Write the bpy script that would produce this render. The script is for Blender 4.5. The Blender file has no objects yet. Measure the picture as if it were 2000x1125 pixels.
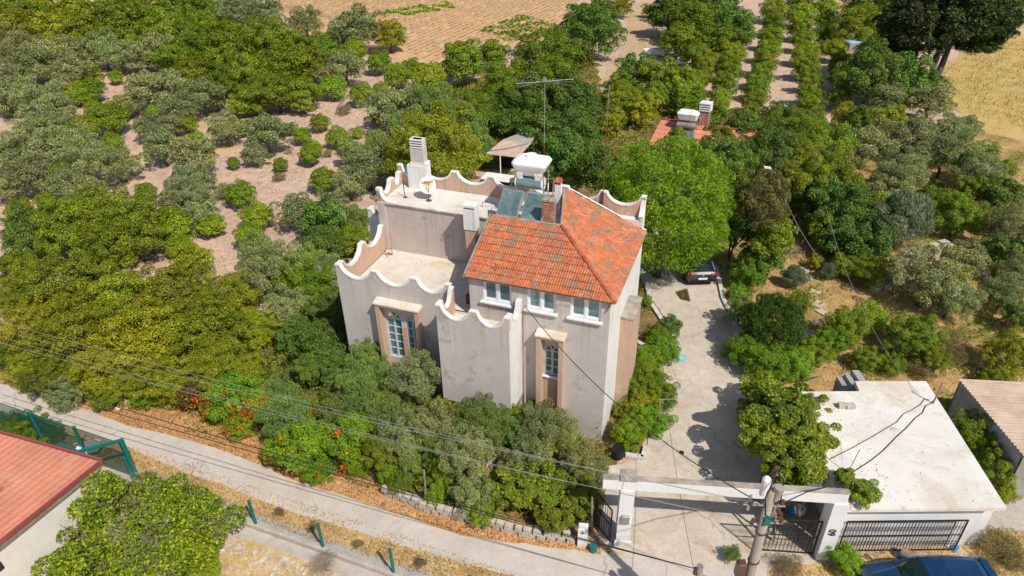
import bpy, bmesh, math, random
import numpy as np
from mathutils import Vector, Matrix
D=bpy.data; S=bpy.context.scene; COL=S.collection
R_=math.radians
# ---------------------------------------------------------------- camera, sky, sun, exposure
CH=22.0; CF=1375.0; CP=R_(32.3); CR=R_(1.1)
cc,cs=math.cos(CP),math.sin(CP)
FW=Vector((0,cc,-cs)); UP0=Vector((0,cs,cc)); X0=Vector((1,0,0))
CRT=math.cos(CR)*X0-math.sin(CR)*UP0; CUP=math.sin(CR)*X0+math.cos(CR)*UP0
cam=D.objects.new('camera',D.cameras.new('camera')); COL.objects.link(cam); S.camera=cam
cam.data.sensor_width=36; cam.data.lens=CF/2000*36; cam.data.clip_end=3000; cam.data.clip_start=0.1
cam.matrix_world=Matrix(((CRT.x,CUP.x,-FW.x,0),(CRT.y,CUP.y,-FW.y,0),(CRT.z,CUP.z,-FW.z,CH),(0,0,0,1)))
SUN_EL=R_(50); SUN_AZ=R_(36)          # light travels 36 deg left of +Y
to_sun=Vector((math.sin(SUN_AZ)*math.cos(SUN_EL),-math.cos(SUN_AZ)*math.cos(SUN_EL),math.sin(SUN_EL)))
W=D.worlds.new('World'); S.world=W; W.use_nodes=True
nt=W.node_tree; bg=nt.nodes['Background']
sky=nt.nodes.new('ShaderNodeTexSky'); sky.sky_type='NISHITA'; sky.sun_disc=False
sky.sun_elevation=SUN_EL; sky.sun_rotation=math.atan2(to_sun.x,to_sun.y)
sky.altitude=50; sky.air_density=1.0; sky.dust_density=1.0; sky.ozone_density=1.0
nt.links.new(sky.outputs[0],bg.inputs[0]); bg.inputs[1].default_value=0.1
sl=D.lights.new('sun','SUN'); sl.energy=4.5; sl.angle=R_(0.53); sl.color=(1,0.93,0.82)
so=D.objects.new('sun',sl); COL.objects.link(so); so.rotation_euler=to_sun.to_track_quat('Z','Y').to_euler(); so.location=(30,-40,60)
S.view_settings.view_transform='Standard'; S.view_settings.look='None'; S.view_settings.gamma=1; S.view_settings.exposure=0.0
S.view_settings.use_curve_mapping=False
S.render.engine='CYCLES'
S.cycles.max_bounces=5; S.cycles.diffuse_bounces=3; S.cycles.glossy_bounces=2; S.cycles.transmission_bounces=3; S.cycles.transparent_max_bounces=6
S.cycles.use_adaptive_sampling=True; S.cycles.adaptive_threshold=0.03
S.cycles.use_denoising=True

def P(px,py,z=0.0):
    "world point at height z under photograph pixel (2000 x 1125)"
    r=CF*FW+(px-1000)*CRT-(py-562.5)*CUP
    t=(z-CH)/r.z
    return Vector((0,0,CH))+t*r
def crown_at(px,py,wpx,tr,asp,oh=0.0):
    "world x, y and radius of a crown of width wpx whose middle shows at px,py"
    zc=2.0
    for _ in range(12):
        p=P(px,py,zc+oh); dep=(p-Vector((0,0,CH))).dot(FW); r=wpx/2*dep/CF
        zc=0.5*zc+0.5*r*(tr+asp)
    return p.x,p.y,r

# ---------------------------------------------------------------- tags
def tag(o,label=None,cat=None,group=None,kind=None):
    if label: o['label']=label
    if cat: o['category']=cat
    if group: o['group']=group
    if kind: o['kind']=kind
    return o
def empty(name,loc=(0,0,0),rz=0.0,label=None,cat=None,group=None):
    o=D.objects.new(name,None); COL.objects.link(o); o.empty_display_size=0.3
    o.location=loc; o.rotation_euler=(0,0,rz)
    return tag(o,label,cat,group)

# ---------------------------------------------------------------- materials
def mat(name): 
    m=D.materials.new(name); m.use_nodes=True
    return m,m.node_tree,m.node_tree.nodes['Principled BSDF']
def N(t,typ,**kw):
    n=t.nodes.new(typ)
    for k,v in kw.items(): setattr(n,k,v)
    return n
def noise(t,vec,scale,detail=4,rough=.55,dist=0):
    n=N(t,'ShaderNodeTexNoise'); n.inputs['Scale'].default_value=scale; n.inputs['Detail'].default_value=detail
    n.inputs['Roughness'].default_value=rough; n.inputs['Distortion'].default_value=dist
    if vec is not None: t.links.new(vec,n.inputs['Vector'])
    return n.outputs['Fac']
def ramp(t,fac,stops):
    r=N(t,'ShaderNodeValToRGB'); e=r.color_ramp.elements
    while len(e)>len(stops): e.remove(e[-1])
    while len(e)<len(stops): e.new(0.5)
    for q,(p,c) in zip(e,stops): q.position=p; q.color=(*c,1) if len(c)==3 else c
    t.links.new(fac,r.inputs[0]); return r.outputs[0]
def mixc(t,fac,a,b,mode='MIX'):
    m=N(t,'ShaderNodeMix',data_type='RGBA',blend_type=mode)
    for s,v in ((m.inputs[0],fac),(m.inputs[6],a),(m.inputs[7],b)):
        if isinstance(v,(int,float)): s.default_value=v
        elif isinstance(v,tuple): s.default_value=(*v,1)
        else: t.links.new(v,s)
    return m.outputs[2]
def bump(t,b,h,strength=.3,dist=.02):
    n=N(t,'ShaderNodeBump'); n.inputs['Strength'].default_value=strength; n.inputs['Distance'].default_value=dist
    t.links.new(h,n.inputs['Height']); t.links.new(n.outputs[0],b.inputs['Normal'])
def coords(t,kind='Object'):
    return N(t,'ShaderNodeTexCoord').outputs[kind]
def simple(name,c,rough=.7,metal=0,var=.12,scale=3,c2=None,bumps=.15,spec=.3):
    m,t,b=mat(name); v=coords(t)
    f=noise(t,v,scale,6,.6); lo=tuple(x*(1-var) for x in c); hi=tuple(min(1,x*(1+var)) for x in c)
    col=ramp(t,f,[(.3,lo),(.7,hi)])
    if c2: 
        f2=noise(t,v,scale*.37,5,.65); k=ramp(t,f2,[(.52,(0,0,0)),(.68,(1,1,1))]); col=mixc(t,k,col,c2)
    t.links.new(col,b.inputs['Base Color']); b.inputs['Roughness'].default_value=rough; b.inputs['Metallic'].default_value=metal
    b.inputs['Specular IOR Level'].default_value=spec
    if bumps: bump(t,b,noise(t,v,scale*8,3),bumps,.01)
    return m
def plaster(name,c,stain=(.40,.34,.27),amount=.62,base=.05):
    "painted render with faded paint, patches where the coat has come off and streaks"
    m,t,b=mat(name); v=coords(t)
    mp=N(t,'ShaderNodeMapping'); mp.inputs['Scale'].default_value=(1.3,1.3,.28); t.links.new(v,mp.inputs[0])
    f=noise(t,v,.7,5,.6); col=ramp(t,f,[(.3,tuple(x*.88 for x in c)),(.7,tuple(min(1,x*1.06) for x in c))])
    streak=ramp(t,noise(t,mp.outputs[0],3.2,5,.7),[(.5,(0,0,0)),(.85,(.55,.55,.55))]); col=mixc(t,streak,col,tuple(x*.78 for x in c))
    sp=noise(t,v,1.3,9,.75,.4); k=ramp(t,sp,[(amount-.02,(0,0,0)),(amount+.02,(.8,.8,.8))]); gt=ramp(t,noise(t,v,.33,2,.5),[(.47,(0,0,0)),(.60,(1,1,1))]); k=mixc(t,1.0,k,gt,'MULTIPLY'); col=mixc(t,k,col,stain)
    sx=N(t,'ShaderNodeSeparateXYZ'); t.links.new(v,sx.inputs[0]); mp2=N(t,'ShaderNodeMapping'); mp2.inputs['Scale'].default_value=(7,7,.22); t.links.new(v,mp2.inputs[0])
    mr=N(t,'ShaderNodeMapRange'); mr.inputs[1].default_value=3.2; mr.inputs[2].default_value=6.0; t.links.new(sx.outputs[2],mr.inputs[0])
    dk=ramp(t,noise(t,mp2.outputs[0],1.0,4,.65),[(.52,(0,0,0)),(.72,(.55,.55,.55))]); dk=mixc(t,1.0,dk,mr.outputs[0],'MULTIPLY'); col=mixc(t,dk,col,tuple(x*.5 for x in c))
    mr2=N(t,'ShaderNodeMapRange'); mr2.inputs[1].default_value=1.6; mr2.inputs[2].default_value=.0; t.links.new(sx.outputs[2],mr2.inputs[0]); fd_=noise(t,v,2.2,6,.7); db=mixc(t,1.0,ramp(t,fd_,[(.35,(0,0,0)),(.62,(.5,.5,.5))]),mr2.outputs[0],'MULTIPLY'); col=mixc(t,db,col,tuple(x*.6 for x in stain))
    sp2=noise(t,v,5.5,6,.7,.2); k2=ramp(t,sp2,[(.69,(0,0,0)),(.74,(.6,.6,.6))]); col=mixc(t,k2,col,tuple(x*.45 for x in stain))
    t.links.new(col,b.inputs['Base Color']); b.inputs['Roughness'].default_value=.88; b.inputs['Specular IOR Level'].default_value=.15
    h=N(t,'ShaderNodeMath',operation='ADD'); t.links.new(noise(t,v,28,3),h.inputs[0]); t.links.new(sp,h.inputs[1])
    bump(t,b,h.outputs[0],.35,.02)
    return m
M={}
M['wall_front']=plaster('grey_pink_wall',(.565,.52,.50),(.36,.34,.27),.565)
M['wall_side']=plaster('white_wall',(.76,.745,.72),(.56,.51,.44),.62)
M['wall_tan']=plaster('tan_wall',(.56,.385,.285),(.66,.56,.46),.60)
M['wall_upper']=plaster('taupe_wall',(.53,.455,.41),(.36,.30,.25),.585)
M['cap']=plaster('white_cap',(.77,.76,.74),(.6,.52,.42),.69)
M['white_paint']=plaster('whitewash',(.77,.775,.785),(.5,.47,.42),.68)
M['conc_top']=simple('weathered_concrete',(.36,.31,.26),.9,var=.35,scale=2.5,c2=(.22,.2,.17),bumps=.4)
def deck(name,c,st):
    m,t,b=mat(name); v=coords(t)
    f=noise(t,v,.6,6,.62); col=ramp(t,f,[(.3,tuple(x*.9 for x in c)),(.75,tuple(min(1,x*1.05) for x in c))])
    k=ramp(t,noise(t,v,.42,6,.68,.6),[(.47,(0,0,0)),(.68,(.8,.8,.8))]); col=mixc(t,k,col,st)
    k=ramp(t,noise(t,v,2.6,7,.75),[(.56,(0,0,0)),(.72,(.6,.6,.6))]); col=mixc(t,k,col,tuple(x*.55 for x in st)); vo=N(t,'ShaderNodeTexVoronoi',feature='DISTANCE_TO_EDGE'); vo.inputs['Scale'].default_value=.55; t.links.new(v,vo.inputs['Vector']); k=ramp(t,vo.outputs['Distance'],[(0,(.6,.6,.6)),(.012,(0,0,0))]); gt=ramp(t,noise(t,v,.5,3),[(.5,(0,0,0)),(.62,(1,1,1))]); k=mixc(t,1.0,k,gt,'MULTIPLY'); col=mixc(t,k,col,tuple(x*.4 for x in st))
    t.links.new(col,b.inputs['Base Color']); b.inputs['Roughness'].default_value=.85; b.inputs['Specular IOR Level'].default_value=.2
    bump(t,b,noise(t,v,9,6,.7),.4,.03); return m
M['deck']=deck('limewashed_deck',(.70,.64,.555),(.55,.42,.25))
M['deck_white']=deck('white_deck',(.76,.73,.685),(.56,.45,.34))
M['dark']=simple('dark_interior',(.03,.028,.03),.9,bumps=0)  # near-black colour puts unlit shade into rooms, doorway, vent and shed back
M['frame']=simple('white_window_frame',(.82,.84,.86),.35,var=.03,bumps=0,spec=.5)
M['frame_blue']=simple('blue_white_frame',(.50,.60,.72),.45,var=.06,bumps=0)
M['curtain']=simple('curtain',(.74,.86,.86),.9,var=.1,scale=8)
M['iron']=simple('dark_iron',(.035,.038,.045),.5,.4,.2,6,bumps=.05)
M['rust']=simple('rusty_steel',(.16,.065,.035),.75,.2,.35,8)
M['galv']=simple('galvanised_steel',(.42,.43,.42),.45,.6,.15,6,c2=(.3,.2,.13))
M['cable']=simple('black_cable',(.03,.03,.03),.6,bumps=0)
M['wire']=simple('aluminium_wire',(.5,.5,.5),.4,.6,.05,bumps=0)
M['green_steel']=simple('green_painted_steel',(.012,.17,.15),.45,.1,.12,4,bumps=.05)
M['plastic_white']=simple('white_plastic',(.85,.85,.86),.4,var=.03,c2=(.7,.68,.62),bumps=.03,spec=.5)
M['tank_steel']=simple('dull_tank_steel',(.34,.47,.50),.3,.7,.1,2,bumps=.03)
M['brick_red']=simple('old_red_brick',(.36,.17,.11),.85,var=.35,scale=9,c2=(.45,.38,.32),bumps=.5)
M['wood']=simple('grey_wood',(.25,.2,.15),.85,var=.3,scale=5,bumps=.3)
M['pole_conc']=simple('pole_concrete',(.31,.285,.24),.85,var=.12,scale=2.2,c2=(.33,.29,.25),bumps=.25)
M['kerb']=plaster('kerb_white',(.72,.71,.68),(.4,.36,.3),.56)
M['stone']=simple('pale_stone',(.52,.45,.37),.9,var=.3,scale=4,c2=(.33,.29,.24),bumps=.6)
M['blue_paint']=simple('faded_blue_paint',(.28,.50,.62),.85,var=.25,scale=5)
M['blue_plastic']=simple('blue_plastic',(.03,.22,.5),.4,bumps=0)
M['black_plastic']=simple('black_plastic',(.015,.015,.017),.5,bumps=0)
M['ceramic']=simple('brown_insulator',(.11,.06,.05),.3,bumps=0)
M['corr']=simple('asbestos_sheet',(.47,.36,.28),.9,var=.2,scale=1.5,c2=(.56,.42,.32),bumps=.2)
M['corr_grey']=simple('grey_sheet',(.33,.32,.31),.9,var=.2,scale=1.5,bumps=.2)
M['red_plastic']=simple('red_tile_sheet',(.60,.245,.155),.6,var=.14,scale=.9,c2=(.66,.34,.24),bumps=.1)
M['red_dark']=simple('dark_red_flashing',(.28,.07,.07),.6,bumps=0)
M['stucco']=plaster('rough_white_stucco',(.70,.68,.64),(.42,.38,.33),.60)
def glass(name,tint,f=.35,base=(.02,.05,.06)):
    m,t,b=mat(name); t.nodes.remove(b); out=t.nodes['Material Output']
    tr0=N(t,'ShaderNodeBsdfTransparent'); tr0.inputs[0].default_value=(*tint,1); df=N(t,'ShaderNodeBsdfDiffuse'); df.inputs[0].default_value=(.30,.50,.56,1)  # pale teal diffuse puts dust and sky reflection into the pane colour
    tr=N(t,'ShaderNodeMixShader'); tr.inputs[0].default_value=.30; t.links.new(tr0.outputs[0],tr.inputs[1]); t.links.new(df.outputs[0],tr.inputs[2])
    gl=N(t,'ShaderNodeBsdfGlossy'); gl.inputs['Roughness'].default_value=.05; gl.inputs[0].default_value=(.9,.95,1,1)
    fr=N(t,'ShaderNodeFresnel'); fr.inputs[0].default_value=1.5
    ad=N(t,'ShaderNodeMath',operation='ADD'); ad.inputs[1].default_value=f*.4; t.links.new(fr.outputs[0],ad.inputs[0])
    mx=N(t,'ShaderNodeMixShader'); t.links.new(ad.outputs[0],mx.inputs[0]); t.links.new(tr.outputs[0],mx.inputs[1]); t.links.new(gl.outputs[0],mx.inputs[2])
    t.links.new(mx.outputs[0],out.inputs[0]); return m
M['glass']=glass('window_glass',(.66,.86,.90),.25)
def solid_glass(name,c,rough=.06):
    m,t,b=mat(name); b.inputs['Base Color'].default_value=(*c,1); b.inputs['Roughness'].default_value=rough; b.inputs['Specular IOR Level'].default_value=.9; b.inputs['Coat Weight'].default_value=.5
    return m
M['car_glass']=solid_glass('car_glass',(.008,.022,.026),.04)
M['collector']=simple('dusty_collector_glass',(.10,.16,.17),.22,0,.35,3,c2=(.2,.26,.27),bumps=.04,spec=.7)
def carpaint(name,c):
    m,t,b=mat(name); v=coords(t); f=noise(t,v,2,4); k=ramp(t,f,[(.4,c),(.8,tuple(x*1.3+.012 for x in c))])
    t.links.new(k,b.inputs['Base Color']); b.inputs['Metallic'].default_value=.35; b.inputs['Roughness'].default_value=.32; b.inputs['Coat Weight'].default_value=1; b.inputs['Coat Roughness'].default_value=.06
    return m
M['car_dark']=carpaint('dark_grey_car_paint',(.03,.036,.042)); M['car_blue']=carpaint('blue_car_paint',(.004,.045,.12))
M['tyre']=simple('rubber',(.02,.02,.02),.8,bumps=0); M['chrome']=simple('chrome',(.6,.6,.62),.15,1,bumps=0)
M['lamp_red']=solid_glass('tail_lamp',(.45,.005,.01),.12)
M['plate']=simple('number_plate',(.8,.8,.8),.5,bumps=0)
def tile_mat(name,stops,scale=1.0):
    m,t,b=mat(name); oi=N(t,'ShaderNodeObjectInfo'); v=coords(t)
    col=ramp(t,oi.outputs['Random'],stops)
    gp=N(t,'ShaderNodeNewGeometry'); f=noise(t,gp.outputs['Position'],1.1*scale,6,.7,.3); k=ramp(t,f,[(.54,(0,0,0)),(.74,(.55,.55,.55))]); col=mixc(t,k,col,(.36,.22,.14))
    f=noise(t,gp.outputs['Position'],7*scale,5,.7); k=ramp(t,f,[(.35,(.62,.6,.58)),(.65,(1.12,1.1,1.08))]); col=mixc(t,1.0,col,k,'MULTIPLY')
    f=noise(t,gp.outputs['Position'],14*scale,4,.7); k=ramp(t,f,[(.66,(0,0,0)),(.74,(.6,.6,.6))]); col=mixc(t,k,col,(.10,.08,.07))
    t.links.new(col,b.inputs['Base Color']); b.inputs['Roughness'].default_value=.8; b.inputs['Specular IOR Level'].default_value=.25
    bump(t,b,noise(t,gp.outputs['Position'],40,3),.25,.01); return m
M['tile']=tile_mat('clay_tile',[(0,(.52,.155,.07)),(.2,(.60,.20,.09)),(.4,(.49,.165,.085)),(.6,(.60,.235,.12)),(.78,(.47,.20,.12)),(.9,(.38,.21,.14)),(1,(.31,.20,.145))])
M['ridge']=tile_mat('ridge_tile',[(0,(.42,.09,.05)),(1,(.55,.16,.09))])

# ---------------------------------------------------------------- mesh builder
class MB:
    def __init__(s): s.v=[]; s.f=[]
    def add(s,vs,fs):
        n=len(s.v); s.v+= [tuple(v) for v in vs]; s.f+=[tuple(i+n for i in f) for f in fs]; return s
    def box(s,x0,x1,y0,y1,z0,z1,rot=None):
        vs=[(x,y,z) for z in (z0,z1) for y in (y0,y1) for x in (x0,x1)]
        if rot is not None: vs=[rot@Vector(v) for v in vs]
        return s.add(vs,[(0,2,3,1),(4,5,7,6),(0,1,5,4),(2,6,7,3),(0,4,6,2),(1,3,7,5)])
    def bev(s,x0,x1,y0,y1,z0,z1,b=.02):
        "box with a chamfered top edge"
        vs=[(x0,y0,z0),(x1,y0,z0),(x1,y1,z0),(x0,y1,z0),(x0,y0,z1-b),(x1,y0,z1-b),(x1,y1,z1-b),(x0,y1,z1-b),(x0+b,y0+b,z1),(x1-b,y0+b,z1),(x1-b,y1-b,z1),(x0+b,y1-b,z1)]
        return s.add(vs,[(3,2,1,0),(0,1,5,4),(1,2,6,5),(2,3,7,6),(3,0,4,7),(4,5,9,8),(5,6,10,9),(6,7,11,10),(7,4,8,11),(8,9,10,11)])
    def cyl(s,p0,p1,r0,r1=None,n=10,cap=True):
        r1=r0 if r1 is None else r1; p0=Vector(p0); p1=Vector(p1); d=(p1-p0)
        if d.length<1e-6: return s
        d.normalize(); a=d.orthogonal().normalized(); b=d.cross(a)
        vs=[]; 
        for p,r in ((p0,r0),(p1,r1)):
            for i in range(n):
                t=2*math.pi*i/n; vs.append(p+(a*math.cos(t)+b*math.sin(t))*r)
        fs=[(i,(i+1)%n,n+(i+1)%n,n+i) for i in range(n)]
        if cap: fs+=[tuple(range(n-1,-1,-1)),tuple(range(n,2*n))]
        return s.add(vs,fs)
    def tube(s,pts,r,n=6):
        pts=[Vector(p) for p in pts]; k=len(pts); vs=[]
        ref=None
        for i,p in enumerate(pts):
            d=(pts[min(i+1,k-1)]-pts[max(i-1,0)]).normalized()
            a=(ref-d*ref.dot(d)).normalized() if ref is not None else d.orthogonal().normalized()
            ref=a; b=d.cross(a); rr=r[i] if isinstance(r,(list,tuple)) else r
            for j in range(n):
                t=2*math.pi*j/n; vs.append(p+(a*math.cos(t)+b*math.sin(t))*rr)
        fs=[(i*n+j,i*n+(j+1)%n,(i+1)*n+(j+1)%n,(i+1)*n+j) for i in range(k-1) for j in range(n)]
        fs+=[tuple(range(n-1,-1,-1)),tuple(range((k-1)*n,k*n))]
        return s.add(vs,fs)
    def prism(s,poly,z0,z1):
        n=len(poly); vs=[(x,y,z0) for x,y in poly]+[(x,y,z1) for x,y in poly]
        return s.add(vs,[tuple(range(n-1,-1,-1)),tuple(range(n,2*n))]+[(i,(i+1)%n,n+(i+1)%n,n+i) for i in range(n)])
    def loft(s,rings,closed=True,caps=True):
        n=len(rings[0]); vs=[p for r in rings for p in r]
        m=n if closed else n-1
        fs=[(i*n+j,i*n+(j+1)%n,(i+1)*n+(j+1)%n,(i+1)*n+j) for i in range(len(rings)-1) for j in range(m)]
        if caps and closed: fs+=[tuple(range(n-1,-1,-1)),tuple(range((len(rings)-1)*n,len(rings)*n))]
        return s.add(vs,fs)
    def mesh(s,name,m=None,smooth=False):
        me=D.meshes.new(name); me.from_pydata([tuple(v) for v in s.v],[],s.f)
        bm=bmesh.new(); bm.from_mesh(me); bmesh.ops.recalc_face_normals(bm,faces=bm.faces); bm.to_mesh(me); bm.free()
        if m is not None: me.materials.append(m)
        if smooth: me.polygons.foreach_set('use_smooth',[True]*len(me.polygons))
        me.update(); return me
    def build(s,name,m,parent=None,smooth=False,loc=None,rz=None,**kw):
        o=D.objects.new(name,s.mesh(name,m,smooth)); COL.objects.link(o)
        if parent is not None: o.parent=parent
        if loc is not None: o.location=loc
        if rz is not None: o.rotation_euler=(0,0,rz)
        tag(o,**kw); return o
def link(name,me,parent=None,loc=None,rot=None,mtx=None,**kw):
    o=D.objects.new(name,me); COL.objects.link(o)
    if parent is not None: o.parent=parent
    if mtx is not None: o.matrix_basis=mtx
    if loc is not None: o.location=loc
    if rot is not None: o.rotation_euler=rot
    tag(o,**kw); return o

# ---------------------------------------------------------------- ground and sheets
def inside(poly,x,y):
    "vectorised point in polygon"
    x=np.asarray(x); y=np.asarray(y); r=np.zeros(x.shape,bool); n=len(poly)
    for i in range(n):
        x1,y1=poly[i][:2]; x2,y2=poly[(i+1)%n][:2]
        if y1==y2: continue
        c=((y1>y)!=(y2>y))&(x<(x2-x1)*(y-y1)/(y2-y1)+x1); r^=c
    return r
def rough_poly(pts,step=.6,amp=.12,seed=1):
    rnd=random.Random(seed); out=[]
    for i,(a,b) in enumerate(zip(pts,pts[1:]+pts[:1])):
        a=Vector(a[:2]); b=Vector(b[:2]); L=(b-a).length; k=max(1,int(L/step)); nrm=Vector((-(b-a).y,(b-a).x)).normalized()
        for j in range(k):
            q=a.lerp(b,j/k)+nrm*rnd.uniform(-amp,amp)*(0 if amp==0 else 1); out.append((q.x,q.y))
    return out
def sheet(name,pts,z,m,kind='structure',step=.6,amp=.12,seed=1,thick=0):
    poly=rough_poly(pts,step,amp,seed)
    from mathutils.geometry import delaunay_2d_cdt
    n=len(poly); r=delaunay_2d_cdt([Vector(p) for p in poly],[(i,(i+1)%n) for i in range(n)],[],1,1e-5)
    fs=[f if (r[0][f[1]]-r[0][f[0]]).cross(r[0][f[2]]-r[0][f[0]])>0 else f[::-1] for f in r[2]]
    me=D.meshes.new(name); me.from_pydata([(v.x,v.y,z) for v in r[0]],[],fs)
    me.materials.append(m); o=D.objects.new(name,me); COL.objects.link(o)
    if kind: o['kind']=kind
    return o
def ground_mat(name,stops,scales=(.5,3.0,14),speck=None,rows=None,b=.4,patch=None,crack=None,hc=1.0):
    m,t,bs=mat(name); g=N(t,'ShaderNodeNewGeometry').outputs['Position']
    col=ramp(t,noise(t,g,scales[0],7,.65,.4),stops)
    k=ramp(t,noise(t,g,scales[1],6,.7),[(.3,tuple(1-(1-x)*hc for x in (.72,.70,.68))),(.7,(1+.14*hc,)*3)]); col=mixc(t,1.0,col,k,'MULTIPLY')
    k=ramp(t,noise(t,g,scales[2],4,.7),[(.35,tuple(1-(1-x)*hc for x in (.70,.68,.66))),(.6,(1+.12*hc,)*3)]); col=mixc(t,1.0,col,k,'MULTIPLY')
    if patch:
        k=ramp(t,noise(t,g,patch[0],6,.7,.3),[(patch[1],(0,0,0)),(patch[1]+.1,(1,1,1))]); col=mixc(t,k,col,patch[2])
    if crack:
        ng=N(t,'ShaderNodeTexNoise'); ng.inputs['Scale'].default_value=1.3; ng.inputs['Detail'].default_value=5; t.links.new(g,ng.inputs['Vector'])
        va=N(t,'ShaderNodeVectorMath',operation='MULTIPLY_ADD'); va.inputs[1].default_value=(.9,.9,0); t.links.new(ng.outputs['Color'],va.inputs[0]); t.links.new(g,va.inputs[2])
        vo=N(t,'ShaderNodeTexVoronoi',feature='DISTANCE_TO_EDGE'); vo.inputs['Scale'].default_value=crack[0]; t.links.new(va.outputs[0],vo.inputs['Vector'])
        k=ramp(t,vo.outputs['Distance'],[(.0,(1,1,1)),(crack[1],(0,0,0))]); gt=ramp(t,noise(t,g,.35,3),[(.42,(0,0,0)),(.6,(.8,.8,.8))]); k=mixc(t,1.0,k,gt,'MULTIPLY'); col=mixc(t,k,col,crack[2])
    if rows:
        mp=N(t,'ShaderNodeMapping'); mp.inputs['Rotation'].default_value=(0,0,rows[0]); t.links.new(g,mp.inputs[0])
        wv=N(t,'ShaderNodeTexWave'); wv.bands_direction='X'; wv.inputs['Scale'].default_value=rows[1]; wv.inputs['Distortion'].default_value=1.2; wv.inputs['Detail'].default_value=3; wv.inputs['Detail Scale'].default_value=1.5
        t.links.new(mp.outputs[0],wv.inputs[0]); k=ramp(t,wv.outputs['Fac'],[(.1,(.75,.72,.70)),(.5,(1.05,1.05,1.05))]); col=mixc(t,1.0,col,k,'MULTIPLY')
    if speck:
        vo=N(t,'ShaderNodeTexVoronoi'); vo.inputs['Scale'].default_value=speck[0]; t.links.new(g,vo.inputs['Vector'])
        k=ramp(t,vo.outputs['Distance'],[(speck[1]*.6,(1,1,1)),(speck[1],(0,0,0))]); col=mixc(t,k,col,speck[2])
    t.links.new(col,bs.inputs['Base Color']); bs.inputs['Roughness'].default_value=.95; bs.inputs['Specular IOR Level'].default_value=.1
    bump(t,bs,noise(t,g,scales[2]*1.3,5,.7),b,.05); return m
M['soil']=ground_mat('pinkish_soil',[(.3,(.52,.375,.29)),(.52,(.62,.455,.36)),(.72,(.60,.43,.30))],(.22,1.6,7),speck=(5,.16,(.36,.27,.18)),patch=(.22,.55,(.58,.42,.22)))
M['garden']=ground_mat('garden_earth',[(.3,(.10,.10,.035)),(.5,(.30,.20,.09)),(.7,(.42,.28,.13))],(.35,2,9),patch=(.5,.56,(.07,.09,.02)))
M['straw']=ground_mat('dry_grass_ground',[(.3,(.52,.34,.15)),(.5,(.63,.44,.21)),(.7,(.66,.49,.28))],(.5,3,16))
M['litter']=ground_mat('orange_leaf_litter_ground',[(.3,(.52,.27,.12)),(.55,(.64,.37,.17)),(.75,(.66,.46,.27))],(.6,3,16))
M['yellow_field']=ground_mat('yellow_grass_field',[(.3,(.54,.37,.15)),(.5,(.56,.42,.16)),(.72,(.48,.38,.13))],(.18,1.4,7),patch=(.1,.52,(.60,.39,.19)))
M['stubble']=ground_mat('harvested_field',[(.3,(.58,.36,.19)),(.5,(.65,.42,.24)),(.72,(.62,.42,.27))],(.10,.8,4),patch=(.13,.66,(.34,.33,.16)))
M['stubble_dark']=ground_mat('furrow_trash',[(.3,(.34,.23,.12)),(.6,(.43,.30,.16)),(.8,(.27,.25,.11))],(.3,2,9))
M['dirt']=ground_mat('track_dirt',[(.3,(.52,.36,.20)),(.6,(.56,.42,.28)),(.8,(.45,.38,.30))],(.3,2,9))
M['road']=ground_mat('old_concrete_road',[(.3,(.50,.445,.39)),(.55,(.57,.515,.46)),(.75,(.60,.55,.49))],(.45,3,22),b=.2,patch=(.33,.60,(.50,.41,.31)),crack=(.35,.012,(.30,.25,.20)),hc=.35)
M['drive']=ground_mat('driveway_concrete',[(.28,(.48,.41,.335)),(.5,(.57,.50,.42)),(.72,(.62,.555,.475))],(.55,2.6,17),b=.25,patch=(.75,.56,(.46,.34,.23)),crack=(.45,.016,(.30,.24,.18)),hc=.45)
M['grey_slab']=ground_mat('grey_concrete',[(.3,(.42,.375,.33)),(.6,(.52,.47,.42))],(.7,3,20),b=.2,hc=.5)

g=MB(); g.add([(-900,-120,-.02),(900,-120,-.02),(900,1500,-.02),(-900,1500,-.02)],[(0,1,2,3)]); g.build('ground',M['soil'],kind='structure')
def W2(pts,z=0): return [P(x,y,z)[:2] for x,y in pts]
# harvested field beyond the grove
fp=[P(548,8),P(575,75),P(700,95),P(870,150),P(985,95),P(1100,70),P(1120,20)]
fp=[tuple(p[:2]) for p in fp]+[(13,135),(30,260),(-150,260),(-48,135)]
sheet('harvested_field',fp,.004,M['stubble'],step=2,amp=.6)
sheet('field_track',W2([(552,8),(640,28),(700,48),(765,76),(757,82),(690,56),(635,36),(552,14)]),.010,M['stubble_dark'],step=1.5,amp=.25)
sheet('yellow_field',[*W2([(1835,135),(1860,200),(1900,260),(1960,330),(2010,370)]),(75,45),(180,60),(180,135),(60,92)],.004,M['yellow_field'],step=1.5,amp=.4)
sheet('dry_field_far',[(46,96),(60,94),(180,140),(200,300),(60,300),(56,140)],.012,M['straw'],step=2,amp=.5)
sheet('dirt_track',W2([(1165,170),(1220,90),(1230,5),(1300,5),(1290,100),(1260,150),(1215,210)]),.008,M['dirt'],step=1,amp=.3)
garden_poly=[(-30,31),(-25,27.5),(-18,24.6),(-8,20.4),(-2,18.4),(3.4,17.2),(4.4,21),(5.4,21.6),(6.6,25),(8.3,31.3),(7.7,40),(13,40),(13,56),(0,52),(-7,36),(-12,36),(-14,31)]
sheet('garden_ground',garden_poly,.004,M['garden'],step=.8,amp=.22)
M['wild']=ground_mat('wild_garden_earth',[(.3,(.24,.19,.07)),(.5,(.48,.32,.14)),(.7,(.58,.40,.20))],(.3,2,9),patch=(.4,.60,(.12,.14,.03)))
rg=[(12.4,38),(12.0,30),(11.6,22.4),(18,22.4),(18,17),(30,17),(60,30),(44,56),(34,66),(24,54),(14,50)]
sheet('wild_garden_ground',rg,.009,M['wild'],step=.8,amp=.3,seed=5)
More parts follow.
